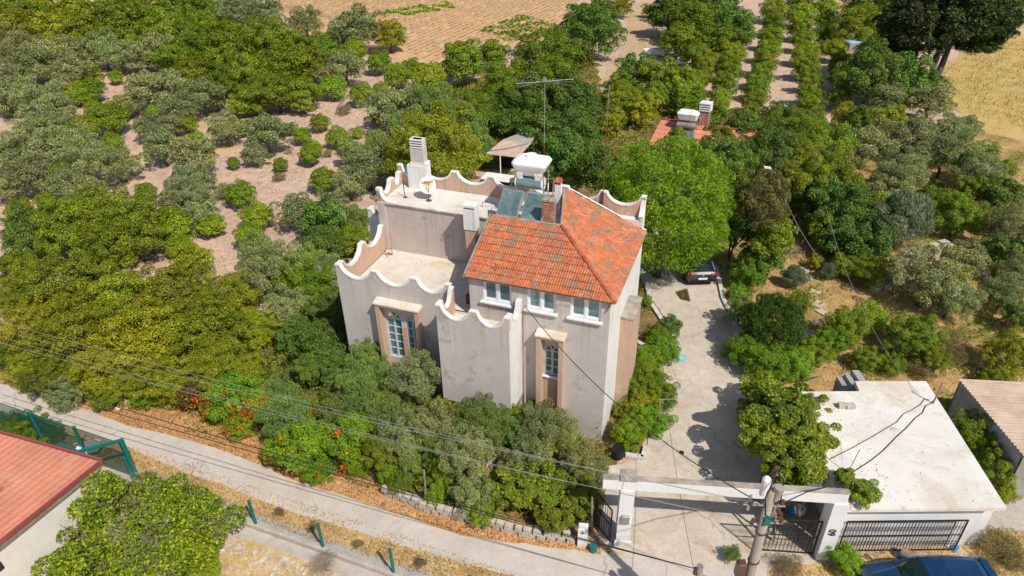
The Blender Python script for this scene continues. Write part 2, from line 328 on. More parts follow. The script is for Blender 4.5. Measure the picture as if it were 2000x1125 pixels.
bp=W2([(770,330),(790,215),(860,180),(1000,130),(1160,105),(1190,250),(1290,200),(1480,225),(1480,330),(1290,330),(1000,330)])
sheet('back_garden_ground',bp,.006,M['garden'],step=1.5,amp=.4,seed=9)
up=[(-8,748),(100,772),(250,832),(375,860),(475,896),(600,947),(700,977),(800,1012),(900,1045),(1000,1060),(1100,1073),(1200,1084),(1350,1090),(1480,1105)]
lo=[(1420,1260),(1100,1160),(1000,1125),(875,1090),(800,1072),(700,1037),(600,1010),(475,964),(375,927),(250,874),(100,822),(-8,800)]
lf=Vector(P(-8,775)[:2]); dr=(lf-Vector(P(250,853)[:2])).normalized()
U=W2(up); L=W2(lo)
farU=Vector(U[0])+dr*40; farL=Vector(L[-1])+dr*40
sheet('road_verge',[tuple(farU+Vector((0,3))),*[ (x,y+ (1.7 if x<-6 else 1.0)) for x,y in U[:11]],*U[11:],*L[:3],*[(x,y-.75) for x,y in L[3:]],tuple(farL-Vector((0,3)))],.006,M['litter'],step=.5,amp=.12)
sheet('road',[tuple(farU),*U,(14,10),*L,tuple(farL)],.014,M['road'],step=.45,amp=.05)
mid=[((a[0]+b[0])/2,(a[1]+b[1])/2) for a,b in zip(U[1:12],list(reversed(L))[1:12])]
sheet('dry_verge',[*W2([(1478,1095),(1560,1092),(1600,1098),(1640,1090),(1860,1070),(1915,1062),(1945,1045),(2000,1030)]),(22,15.5),(22,6),(6.9,9),(7.3,14.5)],.010,M['straw'],step=.4,amp=.12)
sheet('driveway',[(3.0,17.05),(3.9,20.75),(5.5,21.2),(6.6,25),(8.3,31.2),(7.75,34),(7.5,42),(12.7,42),(12.25,35),(12.0,30.6),(11.55,26),(11.15,22.3),(11.0,16.0),(8.6,15.6),(3.0,16.4)],.020,M['drive'],step=.5,amp=.06)
sheet('blue_paint_patch',W2([(1322,694),(1342,693),(1340,707),(1318,708)]),.025,M['blue_paint'],step=.1,amp=.04)
sheet('side_path',[*W2([(1945,968),(2000,975),(2100,990)]),(23,14.8),*W2([(2000,1040),(1950,1035),(1918,1030)])],.018,M['grey_slab'],step=.5,amp=.04)

# ================================================================ the house
HO=Vector((3.736,22.217,0)); HA=R_(-20.6)
def HL(x,y,z=0.0):
    c,s=math.cos(HA),math.sin(HA); return Vector((HO.x+c*x-s*y,HO.y+s*x+c*y,z))
house=empty('house',HO,HA,'large flat-roofed pinkish house with scalloped parapets and orange tiled front roof','house')
def wall_open(x0,x1,z0,z1,y0,y1,ops):
    "wall in the xz plane with rectangular openings (xa,xb,za,zb)"
    xs=sorted({x0,x1,*[o[0] for o in ops],*[o[1] for o in ops]}); mb=MB()
    for a,b in zip(xs,xs[1:]):
        cuts=sorted([(o[2],o[3]) for o in ops if o[0]<=a+1e-6 and o[1]>=b-1e-6]); z=z0
        for za,zb in cuts:
            if za>z: mb.box(a,b,y0,y1,z,za)
            z=zb
        if z<z1: mb.box(a,b,y0,y1,z,z1)
    return mb
wins=[(-5.24,-4.02,6.25,7.20),(-3.35,-2.18,6.25,7.20),(-1.57,-.36,6.25,7.20)]
n2=(-2.60,-1.98,3.05,4.62); n1=[(-10.0,-9.24,2.2,4.70),(-8.98,-8.42,2.2,4.66)]
wall_open(-5.85,0,0,7.33,0,.25,wins+[n2]).build('wall',M['wall_front'],house)
wall_open(-12.2,-5.85,0,5.3,0,.25,n1).build('wall',M['wall_front'],house)
MB().box(-.2,.004,.004,6.4,0,7.33).box(-.2,.004,5.9,6.4,7.33,7.8).build('wall',M['wall_side'],house,label='whitewashed side wall facing the driveway')
MB().box(-5.85,0,6.15,6.4,0,7.33).build('wall',M['wall_upper'],house); MB().box(-12.2,-5.85,6.15,6.4,0,7.8).build('wall',M['wall_upper'],house)
MB().box(-12.2,-11.95,.25,6.15,0,5.3).box(-12.2,-11.95,4.06,6.15,5.3,7.8).build('wall',M['wall_side'],house)
MB().box(-5.85,-5.65,.25,4.05,5.3,7.33).add([(-5.852,.0,7.33),(-5.852,4.05,7.33),(-5.852,2.85,8.55),(-5.652,.0,7.33),(-5.652,4.05,7.33),(-5.652,2.85,8.55)],[(0,1,2),(5,4,3),(0,2,5,3),(1,4,5,2)]).build('wall',M['wall_upper'],house)
wall_open(-12.2,-5.85,5.3,7.78,4.05,4.25,[(-6.75,-5.98,5.3,7.3)]).build('wall',M['wall_upper'],house,label='blank upper wall above the terrace')
MB().box(-12.19,-12.0+.18,3.97,4.05,5.3,7.8).build('wall_pilaster',M['wall_upper'],house)
MB().box(-6.75,-5.98,4.6,4.66,5.3,7.3).build('doorway_gloom',M['dark'],house)  # near-black panel paints the shade inside the doorway
# wing at the left
MB().box(-13.7,-12.2,5.4,8.6,0,5.3).build('wing_wall',M['wall_side'],house)
# decks
MB().box(-12.0,-5.85,.18,4.05,5.18,5.3).box(-6.6,-3.7,-1.35,.0,5.18,5.303).build('terrace_floor',M['deck'],house)
MB().box(-12.2,-5.652,4.03,6.2,7.782,7.83).box(-5.652,-2.75,2.86,6.2,7.5,7.828).box(-3.6,0,5.86,6.2,7.5,7.83).build('flat_roof',M['deck_white'],house)
MB().box(-12.25,-5.84,3.985,4.03,7.76,7.81).build('roof_edge',M['conc_top'],house)
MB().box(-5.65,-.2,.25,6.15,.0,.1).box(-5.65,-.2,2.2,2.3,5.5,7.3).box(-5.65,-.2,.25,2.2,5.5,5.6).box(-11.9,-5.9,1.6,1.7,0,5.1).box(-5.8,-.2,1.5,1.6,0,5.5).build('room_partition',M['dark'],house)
# tower
MB().box(-6.7,-3.6,-1.45,0,1.73,5.3).build('overhanging_bay',M['wall_front'],house)
MB().box(-3.6,-3.592,-1.446,-.0,1.74,6.0).build('bay_side',M['wall_side'],house)
# pier at the right
MB().box(0.006,.56,2.3,4.0,0,5.02).build('side_pier',M['wall_tan'],house)
MB().box(0.006,.60,2.26,4.04,5.02,5.10).build('pier_top',M['conc_top'],house)

def profile(tips,tz,vz,fl=.14,n=14):
    pts=[]
    for a,b in zip(tips,tips[1:]):
        a0=a+(fl if a!=tips[0] else fl*1.4); b0=b-(fl if b!=tips[-1] else fl*1.4); m=(a0+b0)/2; h=(b0-a0)/2
        pts.append((a,tz)); 
        for i in range(n+1):
            s=-math.cos(math.pi*i/n); pts.append((m+s*h,tz-(tz-vz)*max(0,1-s*s)**.62))
    pts.append((tips[-1],tz)); return pts
def parapet(axis,c,tips,z0,tz,vz,outer,outm,inm,th=.18,base=None):
    "axis 'x': runs along x at y=c; outer=-1 or 1 is the side facing out"
    pr=profile(tips,tz,vz) if not callable(tips) else tips()
    def pt(a,b,z): return (a,b,z) if axis=='x' else (b,a,z)
    for m,o0,o1,nm in ((outm,0,th/2,'parapet'),(inm,th/2,th,'parapet_lining')):
        mb=MB(); b0=c-outer*o0; b1=c-outer*o1; rings=[]
        for a,z in pr: rings.append([pt(a,b0,z0),pt(a,b0,z),pt(a,b1,z),pt(a,b1,z0)])
        mb.loft(rings); mb.build(nm,m,house)
    mb=MB(); b0=c+outer*.02; b1=c-outer*(th+.02); rings=[]
    for i,(a,z) in enumerate(pr):
        p0=pr[max(0,i-1)]; p1=pr[min(len(pr)-1,i+1)]; d=Vector((p1[0]-p0[0],p1[1]-p0[1]))
        nn=Vector((-d.y,d.x)).normalized() if d.length>1e-6 else Vector((0,1)); 
        if nn.y<.2: nn=Vector((nn.x,.2)).normalized()
        t=.055; e=0
        if i==0: e=-.02
        if i==len(pr)-1: e=.02
        rings.append([pt(a+e,b0,z-.012),pt(a+e+nn.x*t,b0,z+nn.y*t),pt(a+e+nn.x*t,b1,z+nn.y*t),pt(a+e,b1,z-.012)])
    mb.loft(rings); mb.build('parapet_cap',M['cap'],house)
wf,ws,wt=M['wall_front'],M['wall_side'],M['wall_tan']
parapet('x',0.0,[-12.2,-10.3,-8.42,-6.74],5.3,6.60,6.05,-1,wf,wt)
parapet('y',-12.2,[0.18,2.1,4.03],5.3,6.60,6.05,-1,ws,wt)
parapet('x',-1.45,[-6.7,-5.1,-3.6],5.3,6.58,6.02,-1,wf,wt,.16)
parapet('y',-6.7,[-1.29,0.0],5.3,6.58,6.0,-1,wt,wt,.14)
parapet('y',-3.6,[-1.29,-.0],5.3,6.58,6.02,1,ws,wt,.16)
parapet('x',6.4,[-12.2,-11.05,-9.18,-7.3,-5.48,-3.69,-1.9,0.0],7.8,8.78,8.28,1,ws,wt)
parapet('y',-12.2,[4.05,5.3,6.22],7.8,8.45,7.98,-1,ws,wt)
def ramp_down(a0,a1,z0,z1,n=10):
    return lambda:[(a0,z0),(a0+.1*(1 if a1>a0 else -1),z0)]+[(a0+(a1-a0)*(.1+.9*math.sin(math.pi/2*i/n)**1.0),z0-(z0-z1)*(1-(1-math.sin(math.pi/2*i/n))**1.0 if False else math.sin(math.pi/2*i/n)**.6)) for i in range(1,n+1)]
parapet('x',4.05,lambda:[(-12.2,8.40),(-12.05,8.40)]+[(-12.05+.5*(1-math.cos(math.pi/2*i/8)),8.40-.58*math.sin(math.pi/2*i/8)) for i in range(1,9)]+[(-11.3,7.82)],7.8,0,0,-1,wt,wt)
parapet('y',0.004,lambda:[(5.86,8.0)]+[(5.86+.42*math.sin(math.pi/2*i/8),8.0+.80*(1-math.cos(math.pi/2*i/8))) for i in range(1,9)]+[(6.4,8.80)],7.8,0,0,1,ws,wt)
parapet('x',5.4,[-13.7,-12.22],5.3,6.55,6.0,-1,ws,wt)
parapet('y',-13.7,[5.58,7.1,8.6],5.3,6.55,6.0,-1,ws,wt)

# upper windows
def window(x0,x1,z0,z1,cur,y=.06):
    fr=MB(); t=.06; y0,y1=y,y+.07
    fr.box(x0,x1,y0,y1,z0,z0+t).box(x0,x1,y0,y1,z1-t,z1).box(x0,x0+t,y0,y1,z0+t,z1-t).box(x1-t,x1,y0,y1,z0+t,z1-t)
    xm=(x0+x1)/2; fr.box(xm-.05,xm+.05,y0-.012,y1,z0+t,z1-t)
    w=fr.build('window',M['frame'],house)
    for a,b in ((x0+t,xm-.05),(xm+.05,x1-t)):
        MB().box(a,a+.045,y0+.01,y1-.01,z0+t,z1-t).box(b-.045,b,y0+.01,y1-.01,z0+t,z1-t).box(a+.045,b-.045,y0+.01,y1-.01,z0+t,z0+t+.045).box(a+.045,b-.045,y0+.01,y1-.01,z1-t-.045,z1-t).build('sash',M['frame'],w)
        MB().box(a+.045,b-.045,y+.035,y+.041,z0+t+.045,z1-t-.045).build('pane',M['glass'],w)
    for k,(a,b) in enumerate(((x0+t,xm),(xm,x1-t))):
        if cur[k]:
            mb=MB(); n=18; r0=[]; r1=[]
            xa,xb=(a,b) if cur[k]==1 else (a,a+(b-a)*.45)
            for i in range(n+1):
                u=i/n; yy=y+.10+.015*math.sin(u*34+k); r0.append((xa+(xb-xa)*u,yy,z0)); r1.append((xa+(xb-xa)*u,yy,z1))
            mb.add(r0+r1,[(i,i+1,n+2+i,n+1+i) for i in range(n)]); mb.build('curtain',M['curtain'],w)
    MB().bev(x0-.12,x1+.10,-.13,y,z0-.09,z0-.005,.02).build('sill',M['white_paint'],w)
window(*wins[0],(1,0)); window(*wins[1],(2,0)); window(*wins[2],(1,1))
def arch_window(x0,x1,z0,z1,y=.07):
    r=(x1-x0)/2; xm=(x0+x1)/2; zs=z1-r*1.05; n=16
    arc=[(xm-r*math.cos(math.pi*i/n),zs+r*1.05*math.sin(math.pi*i/n)) for i in range(n+1)]
    sp=MB()
    for (xa,za),(xb,zb) in zip(arc,arc[1:]):
        sp.add([(xa,.004,za),(xb,.004,zb),(xb,.004,z1),(xa,.004,z1),(xa,.24,za),(xb,.24,zb),(xb,.24,z1),(xa,.24,z1)],[(0,1,2,3),(0,4,5,1)])
    sp.build('arch_spandrel',M['wall_front'],house)
    fr=MB(); t=.045
    for (xa,za),(xb,zb) in zip(arc,arc[1:]):
        ia=(xm+(xa-xm)*(1-t/r),zs+(za-zs)*(1-t/r)); ib=(xm+(xb-xm)*(1-t/r),zs+(zb-zs)*(1-t/r))
        fr.add([(xa,y,za),(xb,y,zb),(ib[0],y,ib[1]),(ia[0],y,ia[1]),(xa,y+.06,za),(xb,y+.06,zb),(ib[0],y+.06,ib[1]),(ia[0],y+.06,ia[1])],[(0,1,2,3),(4,7,6,5),(3,2,6,7)])
    fr.box(x0,x0+t,y,y+.06,z0,zs).box(x1-t,x1,y,y+.06,z0,zs).box(x0+t,x1-t,y,y+.06,z0,z0+t).box(x0+t,x1-t,y-.008,y+.06,zs-.03,zs+.03)
    fr.box(xm-.045,xm+.045,y-.006,y+.06,z0+t,zs-.03)
    w=fr.build('arched_window',M['frame_blue'],house)
    for s in (-1,1): MB().cyl((xm,y+.02,zs+.02),(xm+s*r*.5,y+.02,zs+r*.88),.02,n=4).build('fan_bar',M['frame'],w)
    for a,b in ((x0+t,xm-.045),(xm+.045,x1-t)):
        k=5 if z1-z0>2 else 3
        MB().box(a,b,y+.03,y+.036,z0+t,zs-.03).build('pane',M['glass'],w)
        for i in range(1,k): zz=z0+t+(zs-.03-z0-t)*i/k; MB().box(a,b,y+.01,y+.05,zz-.012,zz+.012).build('glazing_bar',M['frame'],w)
    MB().add([(p[0],y+.033,p[1]) for p in arc],[tuple(range(n+1))]).build('pane',M['glass'],w)
    return w
for w_ in n1: 
    w=arch_window(*w_)
    MB().add([(w_[0],.22,w_[2]),(w_[1],.22,w_[2]),(w_[1],.22,w_[3]-.4),(w_[0],.22,w_[3]-.4)],[(0,1,2,3)]).build('curtain',M['curtain'],w)
w=arch_window(*n2); MB().bev(n2[0]-.1,n2[1]+.04,-.10,.07,n2[2]-.08,n2[2],.015).build('sill',M['white_paint'],w)
def niche(x0,x1,zt,t,d=.38):
    f=MB().box(x0,x0+t,-d,-.002,0,zt-.12).box(x1-t,x1,-d,-.002,0,zt-.12).build('window_surround',M['wall_tan'],house)
    MB().box(x0,x1,-d+.001,-.002,zt-.12,zt).build('lintel',M['wall_tan'],f)
    MB().add([(x0-.05,-d-.05,zt),(x1+.05,-d-.05,zt),(x1+.05,-.002,zt),(x0-.05,-.002,zt),(x0-.05,-d-.05,zt+.07),(x1+.05,-d-.05,zt+.07),(x1+.05,-.002,zt+.16),(x0-.05,-.002,zt+.16)],[(3,2,1,0),(4,5,6,7),(0,1,5,4),(1,2,6,5),(2,3,7,6),(3,0,4,7)]).build('hood',M['deck'],f)
niche(-2.86,-1.72,5.24,.19); niche(-10.24,-8.16,5.22,.18)
MB().box(n2[0]+.0,n2[1],-.02,-.002,0,n2[2]-.1).build('apron_panel',M['wall_tan'],house)
MB().box(-9.23,-8.99,-.03,-.002,0,4.0).build('apron_panel',M['wall_tan'],house)

# tiled roof
TP=math.atan(.4245); cosP,sinP=math.cos(TP),math.sin(TP)
base=MB(); A=(-5.9,-.18,7.33);B=(.2,-.18,7.33);C=(.2,5.85,7.33);E_=(-2.8,2.82,8.603);F_=(-3.55,5.85,8.92);D_=(-5.9,2.82,8.603)
low=lambda p,z:(p[0],p[1],z)
base.add([A,B,C,F_,E_,D_,low(A,7.27),low(B,7.27),low(C,7.27),low(F_,7.27),low(E_,7.27),low(D_,7.27)],[(0,1,4,5),(1,2,3,4),(0,6,7,1),(1,7,8,2),(2,8,9,3),(3,9,10,4),(4,10,11,5),(5,11,6,0),(6,11,10,9,8,7)])
roof=base.build('tiled_roof',M['brick_red'],house)
TW,TLen,RP=.305,.405,.3625
def tile_mb(w,l,rolls=3,n=15):
    mb=MB(); top=[]; 
    for y,zz in ((0,.042),(l,.002)):
        top.append([(w*i/(n-1),y,zz+.012+.014*math.cos(2*math.pi*rolls*(i/(n-1)))*(-1)+(.006 if i in (0,n-1) else 0)) for i in range(n)])
    bot=[(x,y,z-.024) for x,y,z in top[0]]
    vs=top[0]+top[1]+bot
    mb.add(vs,[(i,i+1,n+i+1,n+i) for i in range(n-1)]+[(2*n+i,2*n+i+1,i+1,i) for i in range(n-1)]+[(2*n,0,n),(2*n+n-1,n-1,2*n-1)])
    return mb
tmb=tile_mb(TW-.006,TLen); tile_me=tmb.mesh('roof_tile',M['tile'])
rnd=random.Random(4)
def clip_tile(T,planes,name):
    "tile clipped by planes given in house space (co,no) keeping the side the normal points away from; None when nothing is left"
    me=tile_me; inv=T.inverted(); bm=None
    pts=[T@v.co for v in me.vertices]
    need=[]
    for co,no in planes:
        d=[(p-co).dot(no) for p in pts]
        if min(d)>0: return None
        if max(d)>0: need.append((co,no))
    if not need: return tile_me
    bm=bmesh.new(); bm.from_mesh(me)
    for co,no in need:
        lc=inv@co; ln=(inv.to_3x3()@no).normalized()
        bmesh.ops.bisect_plane(bm,geom=bm.verts[:]+bm.edges[:]+bm.faces[:],plane_co=lc,plane_no=ln,clear_outer=True)
    if len(bm.faces)<6: bm.free(); return None
    m2=D.meshes.new(name); bm.to_mesh(m2); bm.free(); m2.materials.append(M['tile']); return m2
hipN=Vector((1,1,0)).normalized(); hipC=Vector((.2,-.18,0))   # x+y > 0.02 belongs to the right slope
rows=9; n_t=0
for r in range(rows):
    for c in range(20):
        u=c*TW+rnd.uniform(-.004,.004); v=r*RP-.03
        T=Matrix(((1,0,0,-5.93+u),(0,cosP,-sinP,-.18+v*cosP),(0,sinP,cosP,7.335+v*sinP),(0,0,0,1)))@Matrix.Rotation(rnd.uniform(-.012,.012),4,'Z')@Matrix.Rotation(rnd.uniform(-.012,.006),4,'X')
        # keep the side left of the hip plane: (x-.2)+(y+.18)<0 flipped: front slope is y+.18 < -(x-.2)
        me=clip_tile(T,[(hipC,hipN),(Vector((0,2.86,0)),Vector((0,1,0)))],'roof_tile')
        if me is not None: link('roof_tile',me,roof,mtx=T); n_t+=1
ridN=Vector((-(5.85-2.82),-(.75),0)); ridN=Vector((-3.03,.75*-1*-1*-1,0)).normalized()
for r in range(11):
    for c in range(20):
        u=c*.3015+rnd.uniform(-.004,.004); v=r*RP-.03
        T=Matrix(((0,-cosP,sinP,.22-v*cosP),(1,0,0,-.20+u),(0,sinP,cosP,7.335+v*sinP),(0,0,0,1)))@Matrix.Rotation(rnd.uniform(-.015,.015),4,'Z')@Matrix.Rotation(rnd.uniform(-.014,.006),4,'X')
        me=clip_tile(T,[(hipC,-hipN),(Vector((-2.84,2.82,0)),ridN)],'roof_tile')
        if me is not None: link('roof_tile',me,roof,mtx=T); n_t+=1
print('tiles',n_t)
def ridge_run(p0,p1,k,tilt=0):
    p0,p1=Vector(p0),Vector(p1); d=(p1-p0); L=d.length/k; d.normalize(); sd=d.cross(Vector((0,0,1))).normalized(); up=sd.cross(d)
    mb=MB(); n=8; rings=[]
    for t,rr in ((0,.085),(L*1.12,.072)):
        rings.append([Vector((math.cos(math.pi*i/n)*rr,t,math.sin(math.pi*i/n)*rr*.8)) for i in range(n+1)])
    mb.loft(rings,closed=False); me=mb.mesh('ridge_tile',M['ridge'])
    for i in range(k):
        o=p0+d*L*i; T=Matrix(((sd.x,d.x,up.x,o.x),(sd.y,d.y,up.y,o.y),(sd.z,d.z,up.z,o.z),(0,0,0,1)))
        link('ridge_tile',me,roof,mtx=T)
ridge_run((.19,-.17,7.37),(-2.8,2.82,8.64),12)
for i in range(20):   # mortar-bedded ridge along the top edges
    pass
MB().box(-5.9,-2.75,2.80,2.92,8.55,8.66).build('ridge_mortar',M['conc_top'],roof)
mm=MB(); mm.tube([(-2.85,2.86,8.62),(-3.6,5.85,8.95)],.055,6); mm.build('ridge_mortar',M['conc_top'],roof)
MB().tube([(-5.98,-.26,7.34),(-5.98,2.86,8.68)],.05,6).build('verge_strip',M['galv'],roof)
MB().tube([(.18,5.93,7.38),(-3.55,5.93,8.98)],.045,6).build('verge_strip',M['galv'],roof)
MB().tube([(-4.75,.25,7.6),(-4.75,.25,7.92)],.012,5).tube([(-4.82,.25,7.9),(-4.60,.2,7.88)],.010,5).build('aerial_stub',M['cable'],house)

# chimneys on the house
def flue(parts,slats=0,at=None,w=0,d=0,z0=0,m=None):
    o=None
    for (x0,x1,y0,y1,za,zb,mm_) in parts:
        q=MB().box(x0,x1,y0,y1,za,zb).build('chimney' if o is None else 'chimney_stage',mm_,house if o is None else o); o=o or q
    x,y=at or (0,0)
    for i in range(slats): MB().box(x-w/2,x+w/2,y-d/2,y+d/2,z0+i*.12,z0+i*.12+.05).build('louvre_slab',m,o)
    if slats: MB().box(x-w/2+.1,x+w/2-.1,y-d/2+.1,y+d/2-.1,z0-.05,z0+slats*.12-.07).build('flue_core',M['black_plastic'],o)
    return o
flue([(-11.46,-10.46,5.85,6.36,7.83,9.05,M['white_paint']),(-11.28,-10.44,5.88,6.34,9.05,9.2,M['cap']),(-11.24,-10.56,5.9,6.32,9.2,9.88,M['wall_front'])],4,(-10.9,6.11),.66,.42,9.92,M['cap'])
o=flue([(-7.32,-6.84,3.1,3.5,5.3,7.62,M['wall_tan']),(-7.36,-6.80,3.06,3.54,7.62,8.62,M['white_paint'])])
MB().box(-7.30,-6.86,3.12,3.48,8.62,8.70).build('flue_core',M['black_plastic'],o); MB().box(-7.40,-6.78,3.04,3.56,8.70,8.80).build('louvre_slab',M['cap'],o)
o=flue([(-3.72,-3.20,2.95,3.25,8.4,9.50,M['brick_red'])])
for x in (-3.72,-3.44): MB().box(x+.03,x+.21,2.98,3.22,9.5,9.56).build('flue_core',M['black_plastic'],o); MB().bev(x,x+.24,2.94,3.26,9.56,9.68,.03).build('flue_cap',M['conc_top'],o)
for i in range(11):
    for j in range(2): MB().box(-3.71+(i%2)*.06+j*.25,-3.50+(i%2)*.06+j*.25-.01,2.935,2.95,8.62+i*.078,8.62+i*.078+.06).build('brick',M['brick_red'],o)
o=flue([(-3.86,-3.58,5.2,5.45,7.83,9.35,M['white_paint'])]); MB().box(-3.84,-3.60,5.22,5.43,9.35,9.42).build('flue_core',M['black_plastic'],o)
MB().add([(-3.88,5.16,9.42),(-3.56,5.16,9.42),(-3.56,5.5,9.46),(-3.88,5.5,9.46),(-3.88,5.16,9.46),(-3.56,5.16,9.46),(-3.60,5.42,9.60),(-3.84,5.42,9.60)],[(3,2,1,0),(4,5,6,7),(0,1,5,4),(1,2,6,5),(2,3,7,6),(3,0,4,7)]).build('flue_cap',M['ridge'],o)
# pipes and cable runs down the wall
MB().tube([(-3.50,-.02,6.1),(-3.5,-.03,1.0)],.03,6).build('downpipe',M['wall_tan'],house)
MB().tube([(-.02,-.05,7.3),(-.06,-.06,6.9),(-.1,-.06,6.85)],.03,6).build('gutter_end',M['galv'],house)

# ---------------------------------------------------------------- roof equipment
def local(name,x,y,z,label,cat,group=None): return empty(name,HL(x,y,z),HA,label,cat,group)
sh=local('solar_water_heater',-4.85,4.2,7.83,'solar water heater with dusty panels and white tank on the house roof','water heater')
for k,(a,b) in enumerate(((-1.0,-.05),(.1,1.0))):
    y0,z0,y1,z1=-1.0,.66,-.05,1.48
    q=MB(); nn=Vector((0,-(z1-z0),(y1-y0))).normalized()*.07
    f=MB(); pts=[(a,y0,z0),(b,y0,z0),(b,y1,z1),(a,y1,z1)]
    f.add(pts+[(p[0],p[1]+nn.y,p[2]+nn.z) for p in pts],[(3,2,1,0),(4,5,6,7),(0,1,5,4),(1,2,6,5),(2,3,7,6),(3,0,4,7)])
    c=f.build('collector',M['galv'],sh); e=.035; s_=.04
    pts=[(a+e,y0+e,z0+s_*.9),(b-e,y0+e,z0+s_*.9),(b-e,y1-e,z1-s_*.9),(a+e,y1-e,z1-s_*.9)]; n3=nn*1.06
    MB().add([(p[0],p[1]+n3.y,p[2]+n3.z) for p in pts],[(0,1,2,3)]).build('pane',M['collector'],c)
fr=MB()
for x in (-.95,-.02,.95):
    fr.tube([(x,-1.0,.62),(x,-.05,1.45)],.022,5).tube([(x,-.05,1.45),(x,.0,0)],.022,5).tube([(x,-1.0,.62),(x,-1.0,0)],.022,5).tube([(x,-1,.05),(x,0.9,.05)],.022,5)
for x in (-.55,.72):
    for y in (.25,.95): fr.tube([(x,y,0),(x,y,2.2)],.025,5)
    fr.tube([(x,.25,1.3),(x,.95,1.3)],.02,5)
fr.tube([(-.7,.25,2.1),(.8,.25,2.1)],.02,5).tube([(-.7,.95,2.1),(.8,.95,2.1)],.02,5).tube([(-.95,-.05,1.40),(.95,-.05,1.40)],.03,5)
fr.build('stand',M['galv'],sh)
c=MB(); n=20
c.cyl((-.52,.45,1.72),(.62,.45,1.72),.29,n=n); c.build('boiler',M['tank_steel'],sh,smooth=False)
MB().cyl((.62,.45,1.72),(.68,.45,1.72),.30,n=n).cyl((-.57,.45,1.72),(-.52,.45,1.72),.30,n=n).build('boiler_end',M['plastic_white'],sh)
def rr(x0,x1,y0,y1,z,ch=.12): return [(x0+ch,y0,z),(x1-ch,y0,z),(x1,y0+ch,z),(x1,y1-ch,z),(x1-ch,y1,z),(x0+ch,y1,z),(x0,y1-ch,z),(x0,y0+ch,z)]
tk=MB().loft([rr(-.5,.6,.25,1.05,2.12),rr(-.66,.76,.14,1.18,2.42),rr(-.72,.82,.10,1.24,2.56),rr(-.72,.82,.10,1.24,2.62),rr(-.66,.76,.16,1.18,2.72),rr(-.45,.55,.4,1.0,2.80)])
tk=tk.build('cold_tank',M['plastic_white'],sh)
MB().loft([rr(-.5,-.25,.24,.55,1.9,.05),rr(-.56,-.2,.2,.6,2.2,.05)]).build('tank_foot',M['plastic_white'],tk); MB().loft([rr(.3,.55,.24,.55,1.9,.05),rr(.25,.62,.2,.6,2.2,.05)]).build('tank_foot',M['plastic_white'],tk)
MB().cyl((.0,.75,2.76),(.0,.75,2.88),.27,.25,14).build('lid',M['plastic_white'],tk); MB().box(-.35,.15,.22,.28,2.685,2.70).build('maker_strip',M['galv'],tk)
MB().tube([(.72,.3,1.7),(.95,.2,1.9),(1.0,.0,1.7),(1.02,-.1,1.3),(1.0,-.1,0)],.02,5).tube([(.7,.6,1.9),(1.1,.5,2.0),(1.12,.3,1.4),(1.1,.2,.0)],.018,5).tube([(-.6,.5,1.9),(-.8,.4,1.6),(-.8,.1,.5)],.018,5).tube([(-.5,.2,1.5),(-.9,.15,1.5),(-1.05,-.2,1.1),(-1.1,-.9,.5)],.018,5).build('pipes',M['green_steel'] if False else M['galv'],sh)
sd=local('satellite_dish',-9.91,4.86,7.83,'cream satellite dish with orange centre on the flat roof by the chimney','satellite dish')
MB().tube([(0,0,0),(0,0,.4),(-.05,.12,.55)],.025,6).cyl((0,0,0),(0,0,.02),.14,n=10).build('mast',M['rust'],sd)
dd=(Vector((math.sin(SUN_AZ-HA*0),-math.cos(SUN_AZ),.55))).normalized()
dl=Matrix.Rotation(-HA,3,'Z')@Vector((.25,-.85,.55)).normalized()
def dish_mb(r,depth,n=20,k=5):
    q=dl.to_track_quat('Z','Y').to_matrix(); mb=MB(); rings=[]
    for i in range(k+1):
        t=i/k; rings.append([q@Vector((r*t*math.cos(2*math.pi*j/n),r*t*math.sin(2*math.pi*j/n)*1.05,depth*t*t)) for j in range(n)])
    rings=rings[1:]; mb.loft(rings,caps=False); b=len(mb.v); mb.v.append(tuple(q@Vector((0,0,0)))); mb.f+=[(b,(j+1)%n,j) for j in range(n)]
    return mb,q
def dish_mat():
    m,t,b=mat('dish_cream'); v=coords(t); nd=N(t,'ShaderNodeVectorMath',operation='LENGTH'); t.links.new(v,nd.inputs[0])
    c=ramp(t,nd.outputs['Value'],[(.0,(.75,.32,.08)),(.15,(.8,.45,.16)),(.24,(.78,.72,.6)),(.5,(.80,.78,.70))]); t.links.new(c,b.inputs[0]); b.inputs['Roughness'].default_value=.5; return m
mb,q=dish_mb(.39,.09); dz=Vector((-.12,.2,.66))
dob=mb.build('reflector',dish_mat(),sd,smooth=True,loc=dz)
sol=dob.modifiers.new('s','SOLIDIFY'); sol.thickness=.012
MB().tube([dz-dl*0+q@Vector((0,-.37,.08)),dz+dl*.34+q@Vector((0,-.05,0))],.012,5).build('feed_arm',M['galv'],sd)
MB().cyl(dz+dl*.30,dz+dl*.42,.03,n=8).build('feed_horn',M['black_plastic'],sd)
tm=mat('purple_print'); tm[2].inputs[0].default_value=(.09,.05,.18,1)
upv=(Vector((0,0,1))-dl*dl.z).normalized(); rv=upv.cross(dl).normalized(); o0=dz+dl*.085+upv*.15
def text(name,body,size,m,parent,mtx):
    c=D.curves.new(name,'FONT'); c.body=body; c.size=size; c.extrude=.004; c.align_x='CENTER'; c.align_y='CENTER'; c.offset=size*.03
    o=D.objects.new('tmp',c); COL.objects.link(o); dg=bpy.context.evaluated_depsgraph_get(); me=D.meshes.new_from_object(o.evaluated_get(dg)); D.objects.remove(o)
    me.materials.clear(); me.materials.append(m); return link(name,me,parent,mtx=mtx)
